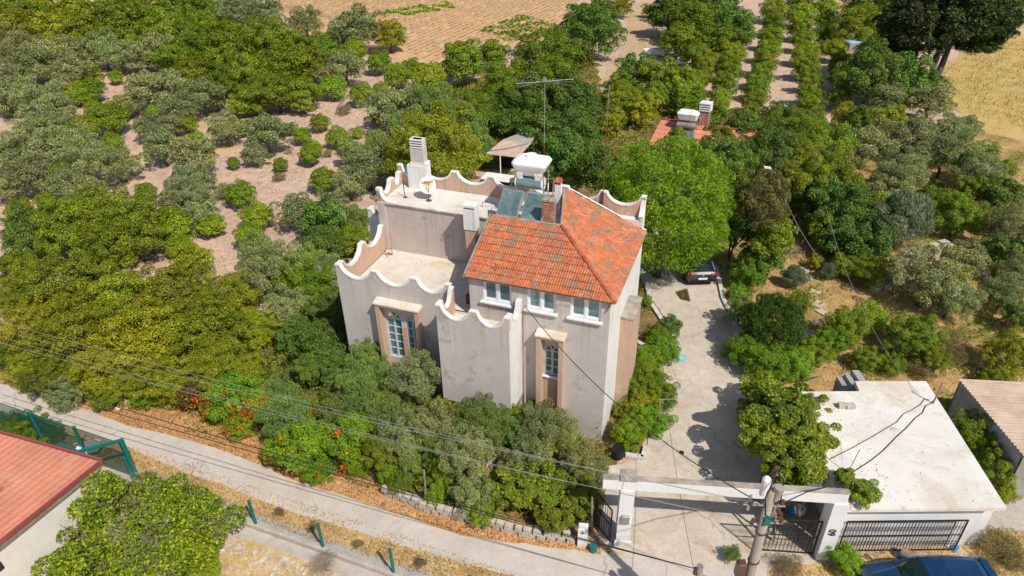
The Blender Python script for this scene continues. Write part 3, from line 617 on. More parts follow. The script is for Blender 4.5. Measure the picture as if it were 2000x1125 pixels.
text('lettering','TURKSAT',.15,tm[0],sd,Matrix(((rv.x,upv.x,dl.x,o0.x),(rv.y,upv.y,dl.y,o0.y),(rv.z,upv.z,dl.z,o0.z),(0,0,0,1))))
a=local('antenna_mast',-4.48,5.6,7.83,'tall antenna mast with wide crossed rods behind the solar heater','antenna')
MB().tube([(0,0,0),(0,0,3.2)],.02,6).build('pole',M['rust'],a); MB().tube([(0,0,3.2),(.0,0,6.05)],.014,6).build('upper_pole',M['galv'],a)
e=MB(); e.tube([(-1.3,.05,5.75),(1.3,-.05,5.95)],.005,5).tube([(-1.1,-.5,5.8),(1.1,.5,5.9)],.006,5).tube([(-.8,-.9,5.8),(.2,.2,5.9)],.006,5).tube([(-.5,.3,5.85),(1.2,-.3,5.85)],.006,5)
for i in range(7): x=-.9+i*.3; e.tube([(x,-.25-.03*i,5.88),(x,.25+.03*i,5.9)],.004,4)
e.build('rods',M['wire'],a); MB().box(-.06,.06,-.05,.05,5.85,6.0).build('bracket',M['galv'],a)
a=local('antenna_mast',-1.9,6.16,7.83,'thin brown antenna mast rising from the rear parapet','antenna')
MB().tube([(0,0,0),(0,0,1.0)],.045,6).tube([(0,0,1),(0,0,4.0)],.026,6).build('pole',M['rust'],a); MB().tube([(0,0,4.0),(0,0,5.75)],.02,5).build('upper_pole',M['wood'],a)
for rd in ([(-.5,0,5.55),(.1,0,5.6)],[(-.5,0,4.4),(.05,0,4.5)],[(-.35,-.2,5.56),(-.35,.2,5.56)],[(-.15,-.2,5.57),(-.15,.2,5.57)]): MB().tube(rd,.009,4).build('rod',M['wire'],a)
a=MB().tube([(0,0,0),(-.04,0,.45),(-.03,0,.9)],.02,6).box(-.08,.08,-.08,.08,0,.03).build('metal_rod',M['rust'],None,loc=HL(-11.13,4.82,7.83),rz=HA); tag(a,'short rusty rod standing on the white roof left of the dish','rod')
a=MB().tube([(-.35,0,.25),(.25,.05,.28)],.015,5).tube([(-.35,0,.25),(-.35,0,0)],.012,5).tube([(.25,.05,.28),(.25,.05,0)],.012,5).build('roof_vent_pipe',M['rust'],None,loc=HL(-6.9,5.0,7.83),rz=HA); tag(a,'low rusty pipe bracket on the white roof behind the square chimney','pipe')
rb=random.Random(8); mb=MB()
for i in range(26):
    x,y=rb.gauss(0,.16),rb.gauss(0,.12); mb.tube([(x,y,.01),(x+rb.uniform(-.15,.15),y+rb.uniform(-.15,.15),rb.uniform(.02,.16))],.009,4)
a=mb.build('twig_pile',M['rust'],None,loc=HL(-11.6,3.6,5.31)); tag(a,'small heap of reddish twigs in the terrace corner','twigs')
MB().box(-.35,.35,-.1,.1,0,.42).build('wall_box',M['rust'],None,loc=HL(-6.05,.9,5.31),rz=HA,label='small rusty box beside the wall on the shaded terrace',cat='box')

# ================================================================ vegetation
def leaf_mat(name,c,var=.35,alt=None,altf=.0,tr=.28,rough=.55,hue=.02):
    m,t,b=mat(name); g_=N(t,'ShaderNodeNewGeometry'); oi=N(t,'ShaderNodeObjectInfo')
    lo=tuple(x*(1-var) for x in c); hi=tuple(x*(1+var) for x in c)
    st=[(0,lo),(.5,c),(.93 if alt is None else 1-altf-.04,hi)]
    if alt is not None: st+=[(1-altf,alt),(1,tuple(x*1.1 for x in alt))]
    col=ramp(t,g_.outputs['Random Per Island'],st)
    hs=N(t,'ShaderNodeHueSaturation'); mr=N(t,'ShaderNodeMapRange'); mr.inputs[3].default_value=.5-hue; mr.inputs[4].default_value=.5+hue
    t.links.new(oi.outputs['Random'],mr.inputs[0]); t.links.new(mr.outputs[0],hs.inputs['Hue'])
    mv=N(t,'ShaderNodeMapRange'); mv.inputs[3].default_value=.78 if hue else 1.0; mv.inputs[4].default_value=1.2 if hue else 1.0
    ml=N(t,'ShaderNodeMath',operation='MULTIPLY'); ml.inputs[1].default_value=7.31; t.links.new(oi.outputs['Random'],ml.inputs[0])
    fr_=N(t,'ShaderNodeMath',operation='FRACT'); t.links.new(ml.outputs[0],fr_.inputs[0]); t.links.new(fr_.outputs[0],mv.inputs[0]); t.links.new(mv.outputs[0],hs.inputs['Value'])
    f=noise(t,g_.outputs['Position'],.9,3,.6); k=ramp(t,f,[(.35,(.80,.86,.9)),(.65,(1.18,1.12,1.0))]); col=mixc(t,1.0,col,k,'MULTIPLY')
    t.links.new(col,hs.inputs['Color']); c2=hs.outputs[0]
    t.nodes.remove(b); out=t.nodes['Material Output']
    d=N(t,'ShaderNodeBsdfPrincipled'); d.inputs['Roughness'].default_value=rough; d.inputs['Specular IOR Level'].default_value=.35; t.links.new(c2,d.inputs['Base Color'])
    tl=N(t,'ShaderNodeBsdfTranslucent'); tc2=mixc(t,1.0,c2,(1.25,1.3,.55),'MULTIPLY'); t.links.new(tc2,tl.inputs[0])
    mx=N(t,'ShaderNodeMixShader'); mx.inputs[0].default_value=tr; t.links.new(d.outputs[0],mx.inputs[1]); t.links.new(tl.outputs[0],mx.inputs[2]); t.links.new(mx.outputs[0],out.inputs[0])
    return m
LM=dict(
 o=leaf_mat('olive_leaf',(.245,.285,.095),.4,(.40,.44,.22),.22,.15,.5),
 c=leaf_mat('citrus_leaf',(.205,.305,.012),.5,(.44,.50,.03),.12,.32),
 g=leaf_mat('walnut_leaf',(.175,.245,.012),.5,(.34,.38,.02),.12,.3),
 d=leaf_mat('dark_leaf',(.095,.18,.022),.55,(.22,.31,.05),.12,.22),
 y=leaf_mat('turning_leaf',(.265,.30,.014),.45,(.46,.38,.03),.10,.3,hue=.016),
 p=leaf_mat('pine_needle',(.175,.305,.007),.5,(.30,.44,.012),.12,.2,hue=0),
 b=leaf_mat('bright_leaf',(.175,.31,.014),.5,(.40,.48,.03),.16,.35),
 bb=leaf_mat('yellow_green_bush_leaf',(.20,.30,.014),.5,(.44,.48,.03),.25,.3,hue=0),
 h=leaf_mat('feathery_leaf',(.19,.28,.06),.45,(.33,.42,.11),.18,.2),
 k=leaf_mat('dark_conifer_leaf',(.045,.085,.018),.55,(.12,.17,.03),.15,.1),
 r=leaf_mat('reed_leaf',(.17,.23,.12),.35,(.28,.33,.20),.15,.15),
 v=leaf_mat('vine_leaf',(.19,.27,.016),.45,(.40,.40,.04),.16,.35),
 t=leaf_mat('thuja_leaf',(.045,.105,.006),.55,(.12,.20,.012),.12,.15,hue=0),
 q=leaf_mat('dry_leaf',(.30,.22,.10),.4,(.18,.17,.05),.3,.2),
 n=leaf_mat('brown_leaf',(.13,.145,.03),.5,(.20,.15,.05),.35,.2),
 w=leaf_mat('bare_twig',(.28,.22,.17),.4,(.2,.16,.12),.3,.0),
 f=leaf_mat('orange_flower',(.75,.10,.015),.3,(.8,.3,.02),.2,.3))
M['bark']=simple('bark',(.13,.10,.075),.95,var=.35,scale=7,bumps=.6)
M['bark_pale']=simple('pale_bark',(.30,.25,.2),.95,var=.3,scale=7,bumps=.5)

def unit(n,rg): 
    v=rg.normal(size=(n,3)); return v/np.linalg.norm(v,axis=1,keepdims=True)
def fast_mesh(name,V,F,m):
    "V (n,3), F (k,4) quads"
    me=D.meshes.new(name); n,k=len(V),len(F); w=F.shape[1]
    me.vertices.add(n); me.vertices.foreach_set('co',V.astype(np.float32).ravel())
    me.loops.add(k*w); me.loops.foreach_set('vertex_index',F.astype(np.int32).ravel())
    me.polygons.add(k); me.polygons.foreach_set('loop_start',np.arange(0,k*w,w,dtype=np.int32)); 
    try: me.polygons.foreach_set('loop_total',np.full(k,w,dtype=np.int32))
    except Exception: pass
    me.update(calc_edges=True); me.validate(); 
    if m is not None: me.materials.append(m)
    return me
def leaves(pos,nrm,L,Wd,rg,tang=None,var=.35):
    "one diamond leaf per position"
    n=len(pos)
    t=tang if tang is not None else unit(n,rg)
    t=t-nrm*(t*nrm).sum(1,keepdims=True); t/=np.linalg.norm(t,axis=1,keepdims=True)+1e-9
    b=np.cross(nrm,t); s=(1+var*rg.uniform(-1,1,(n,1)))
    a=t*L/2*s; c=b*Wd/2*s
    bend=nrm*(L*.12)
    V=np.stack([pos-a-bend,pos+c*1.0+bend*.3,pos+a-bend,pos-c+bend*.3],1).reshape(-1,3)
    F=np.arange(4*n).reshape(-1,4); return V,F
def blobs_for(seed,M_,rin,rb,zmin=-.35,jit=.12):
    rg=np.random.default_rng(seed); out=[]
    ga=math.pi*(3-5**.5)
    for i in range(M_):
        z=1-(1-zmin)*(i+.5)/M_; r=math.sqrt(max(0,1-z*z)); a=i*ga
        p=np.array([r*math.cos(a),r*math.sin(a),z])*(rin*(1+rg.uniform(-jit,jit)*1.6))+rg.uniform(-jit,jit,3)
        out.append((p,rb*rg.uniform(.72,1.28)))
    return out
def crown_mesh(name,kind,seed,n,L,Wd,M_=26,rin=.66,rb=.36,zmin=-.7,asp=1.0,out=.75,up=.35,tmode=None,core=.62,shell=.35,jit=.12,fill=.12):
    rg=np.random.default_rng(seed); bl=blobs_for(seed,M_,rin,rb,zmin,jit)
    C=np.array([b[0] for b in bl]); Rb=np.array([b[1] for b in bl])
    bl2=np.vstack([C,[[0,0,-.05]]]); R2=np.append(Rb,core)
    w=R2**2; w/=w.sum(); k=rg.choice(len(R2),size=int(n*1.9),p=w)
    d=unit(len(k),rg); d[:,2]=np.where(rg.random(len(k))<.65,np.abs(d[:,2]),d[:,2])
    rr=R2[k]*(1-shell*rg.random(len(k))**1.7)
    pos=bl2[k]+d*rr[:,None]
    # drop leaves buried in other clumps
    dist=np.linalg.norm(pos[:,None,:]-bl2[None],axis=2)/R2[None]
    deep=(dist<.66).any(1)&(rg.random(len(k))>fill)
    pos=pos[~deep][:n]; d=d[~deep][:n]
    oc=pos/(np.linalg.norm(pos,axis=1,keepdims=True)+1e-6)
    nr=out*(d*.6+oc*.4)+unit(len(pos),rg)*(1-out)*1.3+np.array([0,0,up]); nr/=np.linalg.norm(nr,axis=1,keepdims=True)
    tg=None
    if tmode=='up': tg=unit(len(pos),rg)*.5+np.array([0,0,1.0])+oc*.5; nr=unit(len(pos),rg)+oc*.6; nr/=np.linalg.norm(nr,axis=1,keepdims=True)
    if tmode=='out': tg=oc+unit(len(pos),rg)*.6+np.array([0,0,.35]); nr=unit(len(pos),rg)*.9+oc*.5+np.array([0,0,.4]); nr/=np.linalg.norm(nr,axis=1,keepdims=True)
    if tmode=='droop': tg=oc*.8+unit(len(pos),rg)*.5-np.array([0,0,.7])
    pos=pos*np.array([1,1,asp])
    V,F=leaves(pos,nr,L,Wd,rg,tg); return fast_mesh(name,V,F,LM[kind])
def trunk_mesh(name,seed,h,r,asp,m,k=5,multi=1):
    "trunk foot at z=-h, limbs reaching into the unit crown centred on 0"
    rg=random.Random(seed); mb=MB(); zb=-h
    for q in range(multi):
        ox,oy=(rg.uniform(-.12,.12)*(multi>1),rg.uniform(-.12,.12)*(multi>1)); zt=-asp*.55+rg.uniform(-.05,.05)
        mid=(ox+rg.uniform(-.05,.05),oy+rg.uniform(-.05,.05),(zb+zt)/2); top=(ox*1.6+rg.uniform(-.07,.07),oy*1.6+rg.uniform(-.07,.07),zt)
        mb.tube([(ox,oy,zb),(ox*1.05,oy*1.05,zb+.06),mid,top],[r*1.5,r*1.1,r*.9,r*.7],7)
        for i in range(k):
            a=2*math.pi*(i+rg.random()*.6)/k; e=rg.uniform(.45,.72); z=rg.uniform(-.25,.55)*asp
            mb.tube([top,(top[0]+math.cos(a)*e*.5,top[1]+math.sin(a)*e*.5,zt+(z-zt)*.6),(math.cos(a)*e,math.sin(a)*e,z)],[r*.55,r*.38,r*.15],5)
    return mb.mesh(name,m,True)
# kind: (trunk gap below crown, aspect, name, category, crown builder kwargs)
SPEC={
 'o':dict(h=0.14,asp=0.86,nm='olive_tree',n=9500,L=0.095,W=0.03,kw=dict(M_=46,rin=.66,rb=0.25,tmode='out',out=.5,core=.55,jit=0.22,shell=.5),tr=(.06,'bark',2)),
 'c':dict(h=0.02,asp=.86,nm='citrus_tree',n=7500,L=0.085,W=0.048,kw=dict(M_=40,rin=.66,rb=0.26,out=.7,core=.66,shell=.3),tr=(.05,'bark',1)),
 'g':dict(h=0.04,asp=.90,nm='walnut_tree',n=10500,L=0.08,W=0.044,kw=dict(M_=58,rin=.70,rb=0.225,out=.65,core=.66,jit=0.19),tr=(.05,'bark',1)),
 'd':dict(h=0.04,asp=.98,nm='dark_broadleaf_tree',n=10500,L=0.082,W=0.048,kw=dict(M_=54,rin=.68,rb=0.235,out=.6,core=.66,jit=0.21),tr=(.05,'bark',1)),
 'y':dict(h=0.05,asp=.82,nm='turning_leaf_tree',n=11000,L=0.075,W=0.038,kw=dict(M_=64,rin=.72,rb=0.2,out=.6,core=.68,jit=0.17),tr=(.05,'bark',1)),
 'b':dict(h=0.0,asp=.86,nm='garden_bush',n=8000,L=0.085,W=0.05,kw=dict(M_=44,rin=.66,rb=0.25,out=.6,core=.64,jit=0.2),tr=(.03,'bark',3)),
 'h':dict(h=0.05,asp=1.05,nm='feathery_shrub',n=10000,L=.15,W=.026,kw=dict(M_=44,rin=.64,rb=0.25,tmode='up',core=.6,jit=0.22,shell=.6),tr=(.03,'bark',3)),
 'r':dict(h=.0,asp=1.0,nm='reed_clump',n=6000,L=.30,W=.026,kw=dict(M_=18,rin=.55,rb=.36,tmode='up',core=.6,jit=.15,shell=.6),tr=(.012,'bark_pale',4)),
 'v':dict(h=.35,asp=.75,nm='grape_vine',n=3200,L=0.16,W=0.13,kw=dict(M_=26,rin=.68,rb=.33,out=.55,up=.6,core=.5,jit=0.26,shell=.5,fill=.3),tr=(.035,'bark_pale',2)),
 'n':dict(h=.2,asp=1.15,nm='brownish_conifer',n=7500,L=.11,W=.04,kw=dict(M_=50,rin=.62,rb=0.23,out=.5,core=.6,jit=.2),tr=(.04,'bark',1)),
 'q':dict(h=.0,asp=.6,nm='dry_bush',n=3600,L=.16,W=.022,kw=dict(M_=20,rin=.6,rb=.36,tmode='out',core=.55,jit=.2,shell=.8),tr=(.015,'bark_pale',4)),
 'w':dict(h=.0,asp=.8,nm='bare_twiggy_shrub',n=2200,L=.2,W=.014,kw=dict(M_=18,rin=.6,rb=.36,tmode='out',core=.5,jit=.2,shell=.9),tr=(.02,'bark_pale',4)),
}
for i,k in enumerate(SPEC):
    sp=SPEC[k]; nv=3 if k in 'ogcdyb' else 2
    sp['crowns']=[crown_mesh(sp['nm']+'_crown',k,100*i+j,sp['n'],sp['L'],sp['W'],asp=sp['asp'],**sp['kw']) for j in range(nv)]
    big=dict(sp['kw']); big['M_']=int(big['M_']*1.6); big['rb']=big['rb']*.80; big['rin']=big['rin']*1.06
    sp['big']=[crown_mesh(sp['nm']+'_crown',k,100*i+50+j,int(sp['n']*2.3),sp['L']*.62,sp['W']*.62,asp=sp['asp'],**big) for j in range(2 if k in 'yghbocdv' else 1)]
    sp['trunk']=trunk_mesh(sp['nm']+'_trunk',i,sp['asp']+sp['h'],sp['tr'][0],sp['asp'],M[sp['tr'][1]],multi=sp['tr'][2])
ALLV=[]
rv_=random.Random(77)
def plant(k,px,py,w,big=None,pos=None,R=None,note=None,asp=1.0,oh=0.0,sq=None):
    sp=SPEC[k]
    if pos is None and note is None and py<480: w=w*(1.10 if px>720 else (.86 if k=='o' else 1.0) if py>105 else 1.1)
    if pos is None and 480<px<1150 and 690<py<890 and oh==0: oh=.45
    if pos is None: x,y,R=crown_at(px,py,w,sp['h'],sp['asp']*asp,oh)
    else: x,y=pos
    rz=rv_.uniform(0,6.28); e=empty(sp['nm'],(x,y,0),rz)
    zc=R*(sp['h']+sp['asp']*asp)+oh
    cs_=sp['big'] if (big if big is not None else (w>100 or py>520)) else sp['crowns']
    me=cs_[rv_.randrange(len(cs_))]
    c=link('crown',me,e); c.location=(0,0,zc); s=rv_.uniform(.92,1.06); c.scale=(R*s,R*rv_.uniform(.9,1.06) if sq is None else R*sq,R*asp*rv_.uniform(.94,1.05))
    t=link('trunk',sp['trunk'],e); f=zc/(sp['asp']+sp['h']); t.location=(0,0,zc); t.scale=(R,R,f)
    ALLV.append(dict(e=e,k=k,px=px,py=py,w=w,note=note)); return e
PL='''
g 15 5 75|y 30 62 85|g 60 35 75|y 88 18 65|y 115 62 90|g 165 62 80|y 150 22 80|o 197 22 55|g 235 45 90|g 252 8 75|g 285 35 80|g 322 58 90|g 350 15 80|g 395 32 90|g 432 58 80|o 492 28 118|o 455 15 70|g 300 78 70|g 205 75 60|g 360 70 70
o 20 98 95|o 60 128 95|c 47 116 34|o 102 112 100|o 140 102 72|o 132 143 90|o 202 98 72|o 238 112 80|o 278 110 82|o 312 102 82|g 345 118 90|g 395 92 100|g 376 142 84|g 430 118 100|g 470 92 90|g 482 142 90|c 262 84 40|g 440 160 70|g 410 165 50|o 170 115 60
c 172 148 56|c 150 183 58|c 176 176 56|c 226 150 34|o 20 185 105|o 72 200 120|o 118 218 75|o 283 178 105|o 332 174 105|o 395 188 95|o 352 214 90|c 413 155 46|c 22 212 42|c 216 229 76|c 166 250 62|c 220 277 46|o 290 248 70|o 60 285 130|o 14 308 90|o 130 283 112|c 366 243 42|c 386 274 44|o 438 252 82|o 316 288 92|o 382 306 108|o 172 322 130|o 240 320 84|o 100 245 80|c 182 212 40|o 250 205 60
g 455 82 80|g 520 88 110|g 560 128 100|g 540 178 92|g 502 188 80|g 590 186 76|c 470 205 58|c 490 208 44|o 597 45 66|o 692 60 88|o 668 72 52|y 762 70 68|c 626 92 64|c 690 100 50|o 672 132 92|c 740 122 50|c 775 148 52|c 838 154 68|c 804 132 42|g 905 122 84|c 650 170 60|c 706 184 56|c 746 178 40|q 672 214 32|c 736 230 32|c 625 239 44|o 522 262 108|o 500 302 58|c 590 265 42|c 606 302 54|c 612 290 40|c 632 350 60|c 660 268 52|c 680 285 42|c 698 260 26|c 736 274 46|g 610 130 80|g 570 95 70|g 500 160 70
o 762 212 90|o 803 202 74|h 848 212 92|g 935 215 95|h 900 250 95|o 720 330 110|o 690 300 70|g 985 165 92|g 962 108 62|g 1052 118 112|g 1100 112 86|d 1042 200 112|d 1112 205 112|g 1082 160 92|d 990 228 74|d 1052 262 84|d 1125 268 96|h 1100 340 96|h 800 250 80|o 770 285 80|h 930 285 70|d 1150 320 70|d 1080 300 80
d 1160 62 100|d 1090 70 42|d 1132 42 60|d 1172 28 72|n 1140 102 42|y 1215 14 42|y 1268 20 30|d 1238 140 66|g 1292 150 80|y 1202 200 78|y 1250 212 74|g 1212 172 60|g 1330 168 80|y 1190 235 60|g 1275 190 60|g 1345 205 60|q 1216 58 16
d 1310 28 80|g 1350 45 90|d 1400 22 86|g 1388 78 78|g 1325 80 72|d 1430 55 76|g 1360 108 60|g 1410 105 55|d 1335 8 70
d 1700 148 118|o 1735 190 68|o 1770 196 52|o 1822 200 76|c 1702 108 66|g 1672 55 92|d 1690 20 90|g 1735 40 80|y 1650 228 56|y 1732 238 76|g 1680 240 60|o 1692 288 88|o 1772 268 84|o 1860 262 70|o 1884 250 56|o 1850 302 90|c 1762 292 42|b 1932 298 38|o 1900 325 92|o 1762 332 98|d 1820 160 50|d 1760 150 90|c 1745 120 60|o 1810 265 60|g 1640 190 50|o 1935 345 60|g 1965 330 36|d 1990 5 60|o 1960 8 40
g 1542 262 100|g 1602 292 110|d 1522 228 56|g 1480 278 84|d 1552 335 115|g 1622 352 110|d 1440 300 90|d 1400 290 80|d 1450 340 80|n 1480 405 96|d 1420 360 60|d 1380 260 60|d 1510 300 80|d 1590 390 90
o 1755 352 98|r 1762 430 120|d 1642 412 110|g 1700 420 80|d 1690 482 96|g 1602 446 70|y 1592 512 38|r 1552 540 52|g 1870 420 92|d 1960 388 76|g 1902 372 62|o 1970 450 108|o 1992 530 80|o 1812 542 140|o 1862 582 92|o 1892 505 84|d 1975 498 84|o 1955 572 90|b 1652 640 92|b 1700 622 76|b 1622 668 70|g 1782 655 104|y 1975 692 108|g 1822 702 66|d 1640 470 70|g 1700 530 70|g 1650 520 60|o 1720 400 80|g 1820 390 60|g 1930 430 50|g 1690 700 56|y 1950 740 60|d 1990 620 70|g 1742 712 50|q 1860 660 60|r 1620 530 40|g 1560 590 50|q 1870 690 60|q 1800 720 60
b 1462 528 84|h 1446 606 70|b 1462 690 84|b 1502 705 96|b 1552 712 80|b 1440 570 40|b 1430 680 40|g 1590 690 70|c 1540 650 40
d 1308 638 52|b 1286 655 50|b 1296 685 72|b 1262 735 82|b 1285 765 74|y 1255 795 76|b 1232 842 76|b 1262 700 66|b 1275 820 80|g 1240 765 60|h 1300 780 46|b 1262 588 28|y 1215 800 40
g 135 445 140|g 205 430 140|g 262 452 140|d 58 462 118|c 330 440 88|c 90 392 46|c 38 410 58|o 170 388 110|o 372 372 126|o 338 402 86|o 392 418 88|c 470 378 66|c 502 420 66|c 488 462 62|c 456 318 30|o 438 372 42|h 505 492 74|o 590 412 100|d 640 428 96|g 692 470 78|o 520 525 120|h 592 522 100|h 700 425 60|c 412 440 60|c 285 375 44|g 210 480 110|c 350 480 60|g 30 520 80|d 640 480 80|g 730 500 40|o 680 360 80|d 620 470 70
y 112 560 165|y 60 640 130|y 232 592 165|y 335 572 150|y 150 655 160|y 280 660 180|y 402 642 165|y 442 585 130|y 60 720 90|y 202 722 130|y 332 735 120|y 422 712 120|y 500 645 90|g 95 735 90|y 375 505 80|y 30 580 90|g 20 690 70|y 260 740 90|y 480 720 80|o 130 770 70|g 210 775 60|g 280 775 50|y 140 600 120|y 330 640 110|g 180 560 90
d 625 685 118|d 642 610 96|g 602 562 104|o 562 602 94|o 642 532 86|d 582 655 84|d 650 650 80|g 560 540 80|d 660 720 70|o 700 560 30
h 722 712 66|h 700 760 84|h 742 792 92|h 655 800 76|h 690 830 70|b 450 775 112|b 500 790 80|n 372 775 56|y 430 760 40|h 560 812 100|h 545 770 70|b 592 870 118|b 682 852 110|o 782 852 112|o 850 832 100|y 800 800 62|y 850 800 50|g 742 880 84|o 902 902 90|b 930 880 60|y 870 880 50|h 960 850 84|v 1022 832 84|y 1082 856 80|o 1100 840 80|v 1060 950 96|o 1132 905 96|v 1110 870 60|v 1000 950 104|o 922 965 92|g 862 922 72|v 1132 975 76|b 850 968 50|y 880 812 50|g 1052 805 62|b 700 900 70|b 620 920 60|h 800 900 80|b 540 880 60|b 760 920 60|h 950 800 50|g 1100 950 60|o 1010 900 80|b 470 830 60|b 420 800 50|g 940 1000 60|v 1080 1010 70|g 780 945 50|o 1165 930 60|h 1000 800 40|b 600 800 60|g 900 860 60|y 660 770 40
v 1512 812 128|v 1562 872 118|v 1492 768 86|v 1540 925 86|v 1570 800 60|v 1470 810 60
g 1902 852 108|g 1945 905 98|g 1962 962 46|g 1992 870 90|b 1870 800 50|g 1940 830 60
q 1962 1062 96|o 62 350 96|o 18 366 74|o 128 362 84|o 236 212 56|o 332 246 66|c 424 200 40|c 468 250 44|c 548 322 34|c 566 252 30|q 545 345 30|q 480 300 26|o 10 160 80|c 300 215 34|c 120 330 40|q 250 190 24|q 640 300 22|q 610 1030 26|q 700 1062 24|q 545 1000 24|q 820 1098 30|d 600 720 70|h 735 745 90|h 670 760 70|o 1040 880 90|h 860 880 70|g 820 820 60|o 720 830 80|h 780 790 60|q 1930 1105 50|q 1990 1095 60|w 632 1102 58|b 1650 1092 70|q 1542 1108 66|h 1430 1082 34
g 60 835 70|g 100 845 50|g 15 860 70|d 20 900 50|b 30 825 50'''
rows_=[('leftmost',[(1443,75),(1436,105),(1425,135),(1416,165),(1408,195),(1400,225),(1448,45)]),
 ('second',[(1512,20),(1511,48),(1508,75),(1500,100),(1492,125),(1484,150),(1478,175),(1472,200),(1466,228)]),
 ('third',[(1562,5),(1564,30),(1567,55),(1570,80),(1572,105),(1575,130),(1578,158),(1581,185),(1584,212),(1588,240)]),
 ('rightmost',[(1612,15),(1615,42),(1620,70),(1630,98),(1640,125),(1648,150)]),
 ('short',[(1375,130),(1368,155),(1360,180),(1352,205)])]
PARTS_=[(x.split()) for ln in PL.strip().split('\n') for x in ln.split('|')]
for k,px,py,w in PARTS_: plant(k,float(px),float(py),float(w))
for k,px,py,w,oh in (('n',1486,400,112,2.6),('g',1512,462,90,1.8),('d',1494,430,60,2.4),('d',1440,395,70,2.6),('d',1436,440,90,1.4),('d',1424,322,104,3.0),('d',1500,300,110,2.4),('g',1550,330,112,1.6),('d',1392,300,70,3.2),('g',1455,372,80,2.6),('d',1470,262,76,2.8),('g',1360,300,50,3.0),
    ('g',1326,272,56,3.2),('d',1446,256,62,3.4),('g',1410,270,56,3.4),('d',1490,500,80,.6),('h',718,700,76,1.2),('h',704,752,104,.9),('h',760,800,104,.5),('o',906,885,110,.8),('o',1060,840,110,.8),('d',1178,330,90,2.0),('d',1100,300,90,2.0),('y',846,290,170,1.2),('y',790,300,90,.6),('y',905,300,90,.8),
    ('y',860,802,60,.9),('h',930,818,90,.8),('y',902,792,50,.8),('h',985,815,60,.9),('h',1010,850,80,.6),('v',1520,800,120,1.3),('v',1575,850,100,1.5),('v',1560,905,110,1.5),('v',1500,860,90,1.2),('v',1530,930,70,1.6),('v',1585,800,60,1.6)): plant(k,px,py,w,oh=oh)
for nm,pts in rows_:
    for i,(px,py) in enumerate(pts): plant('g' if (i+len(nm))%3 else 'c',px+rv_.uniform(-2,2),py,rv_.uniform(50,58),note=(nm,i,len(pts)))
ORD=['first','second','third','fourth','fifth','sixth','seventh','eighth','ninth','tenth','eleventh','twelfth','thirteenth','fourteenth','fifteenth','sixteenth','seventeenth','eighteenth']
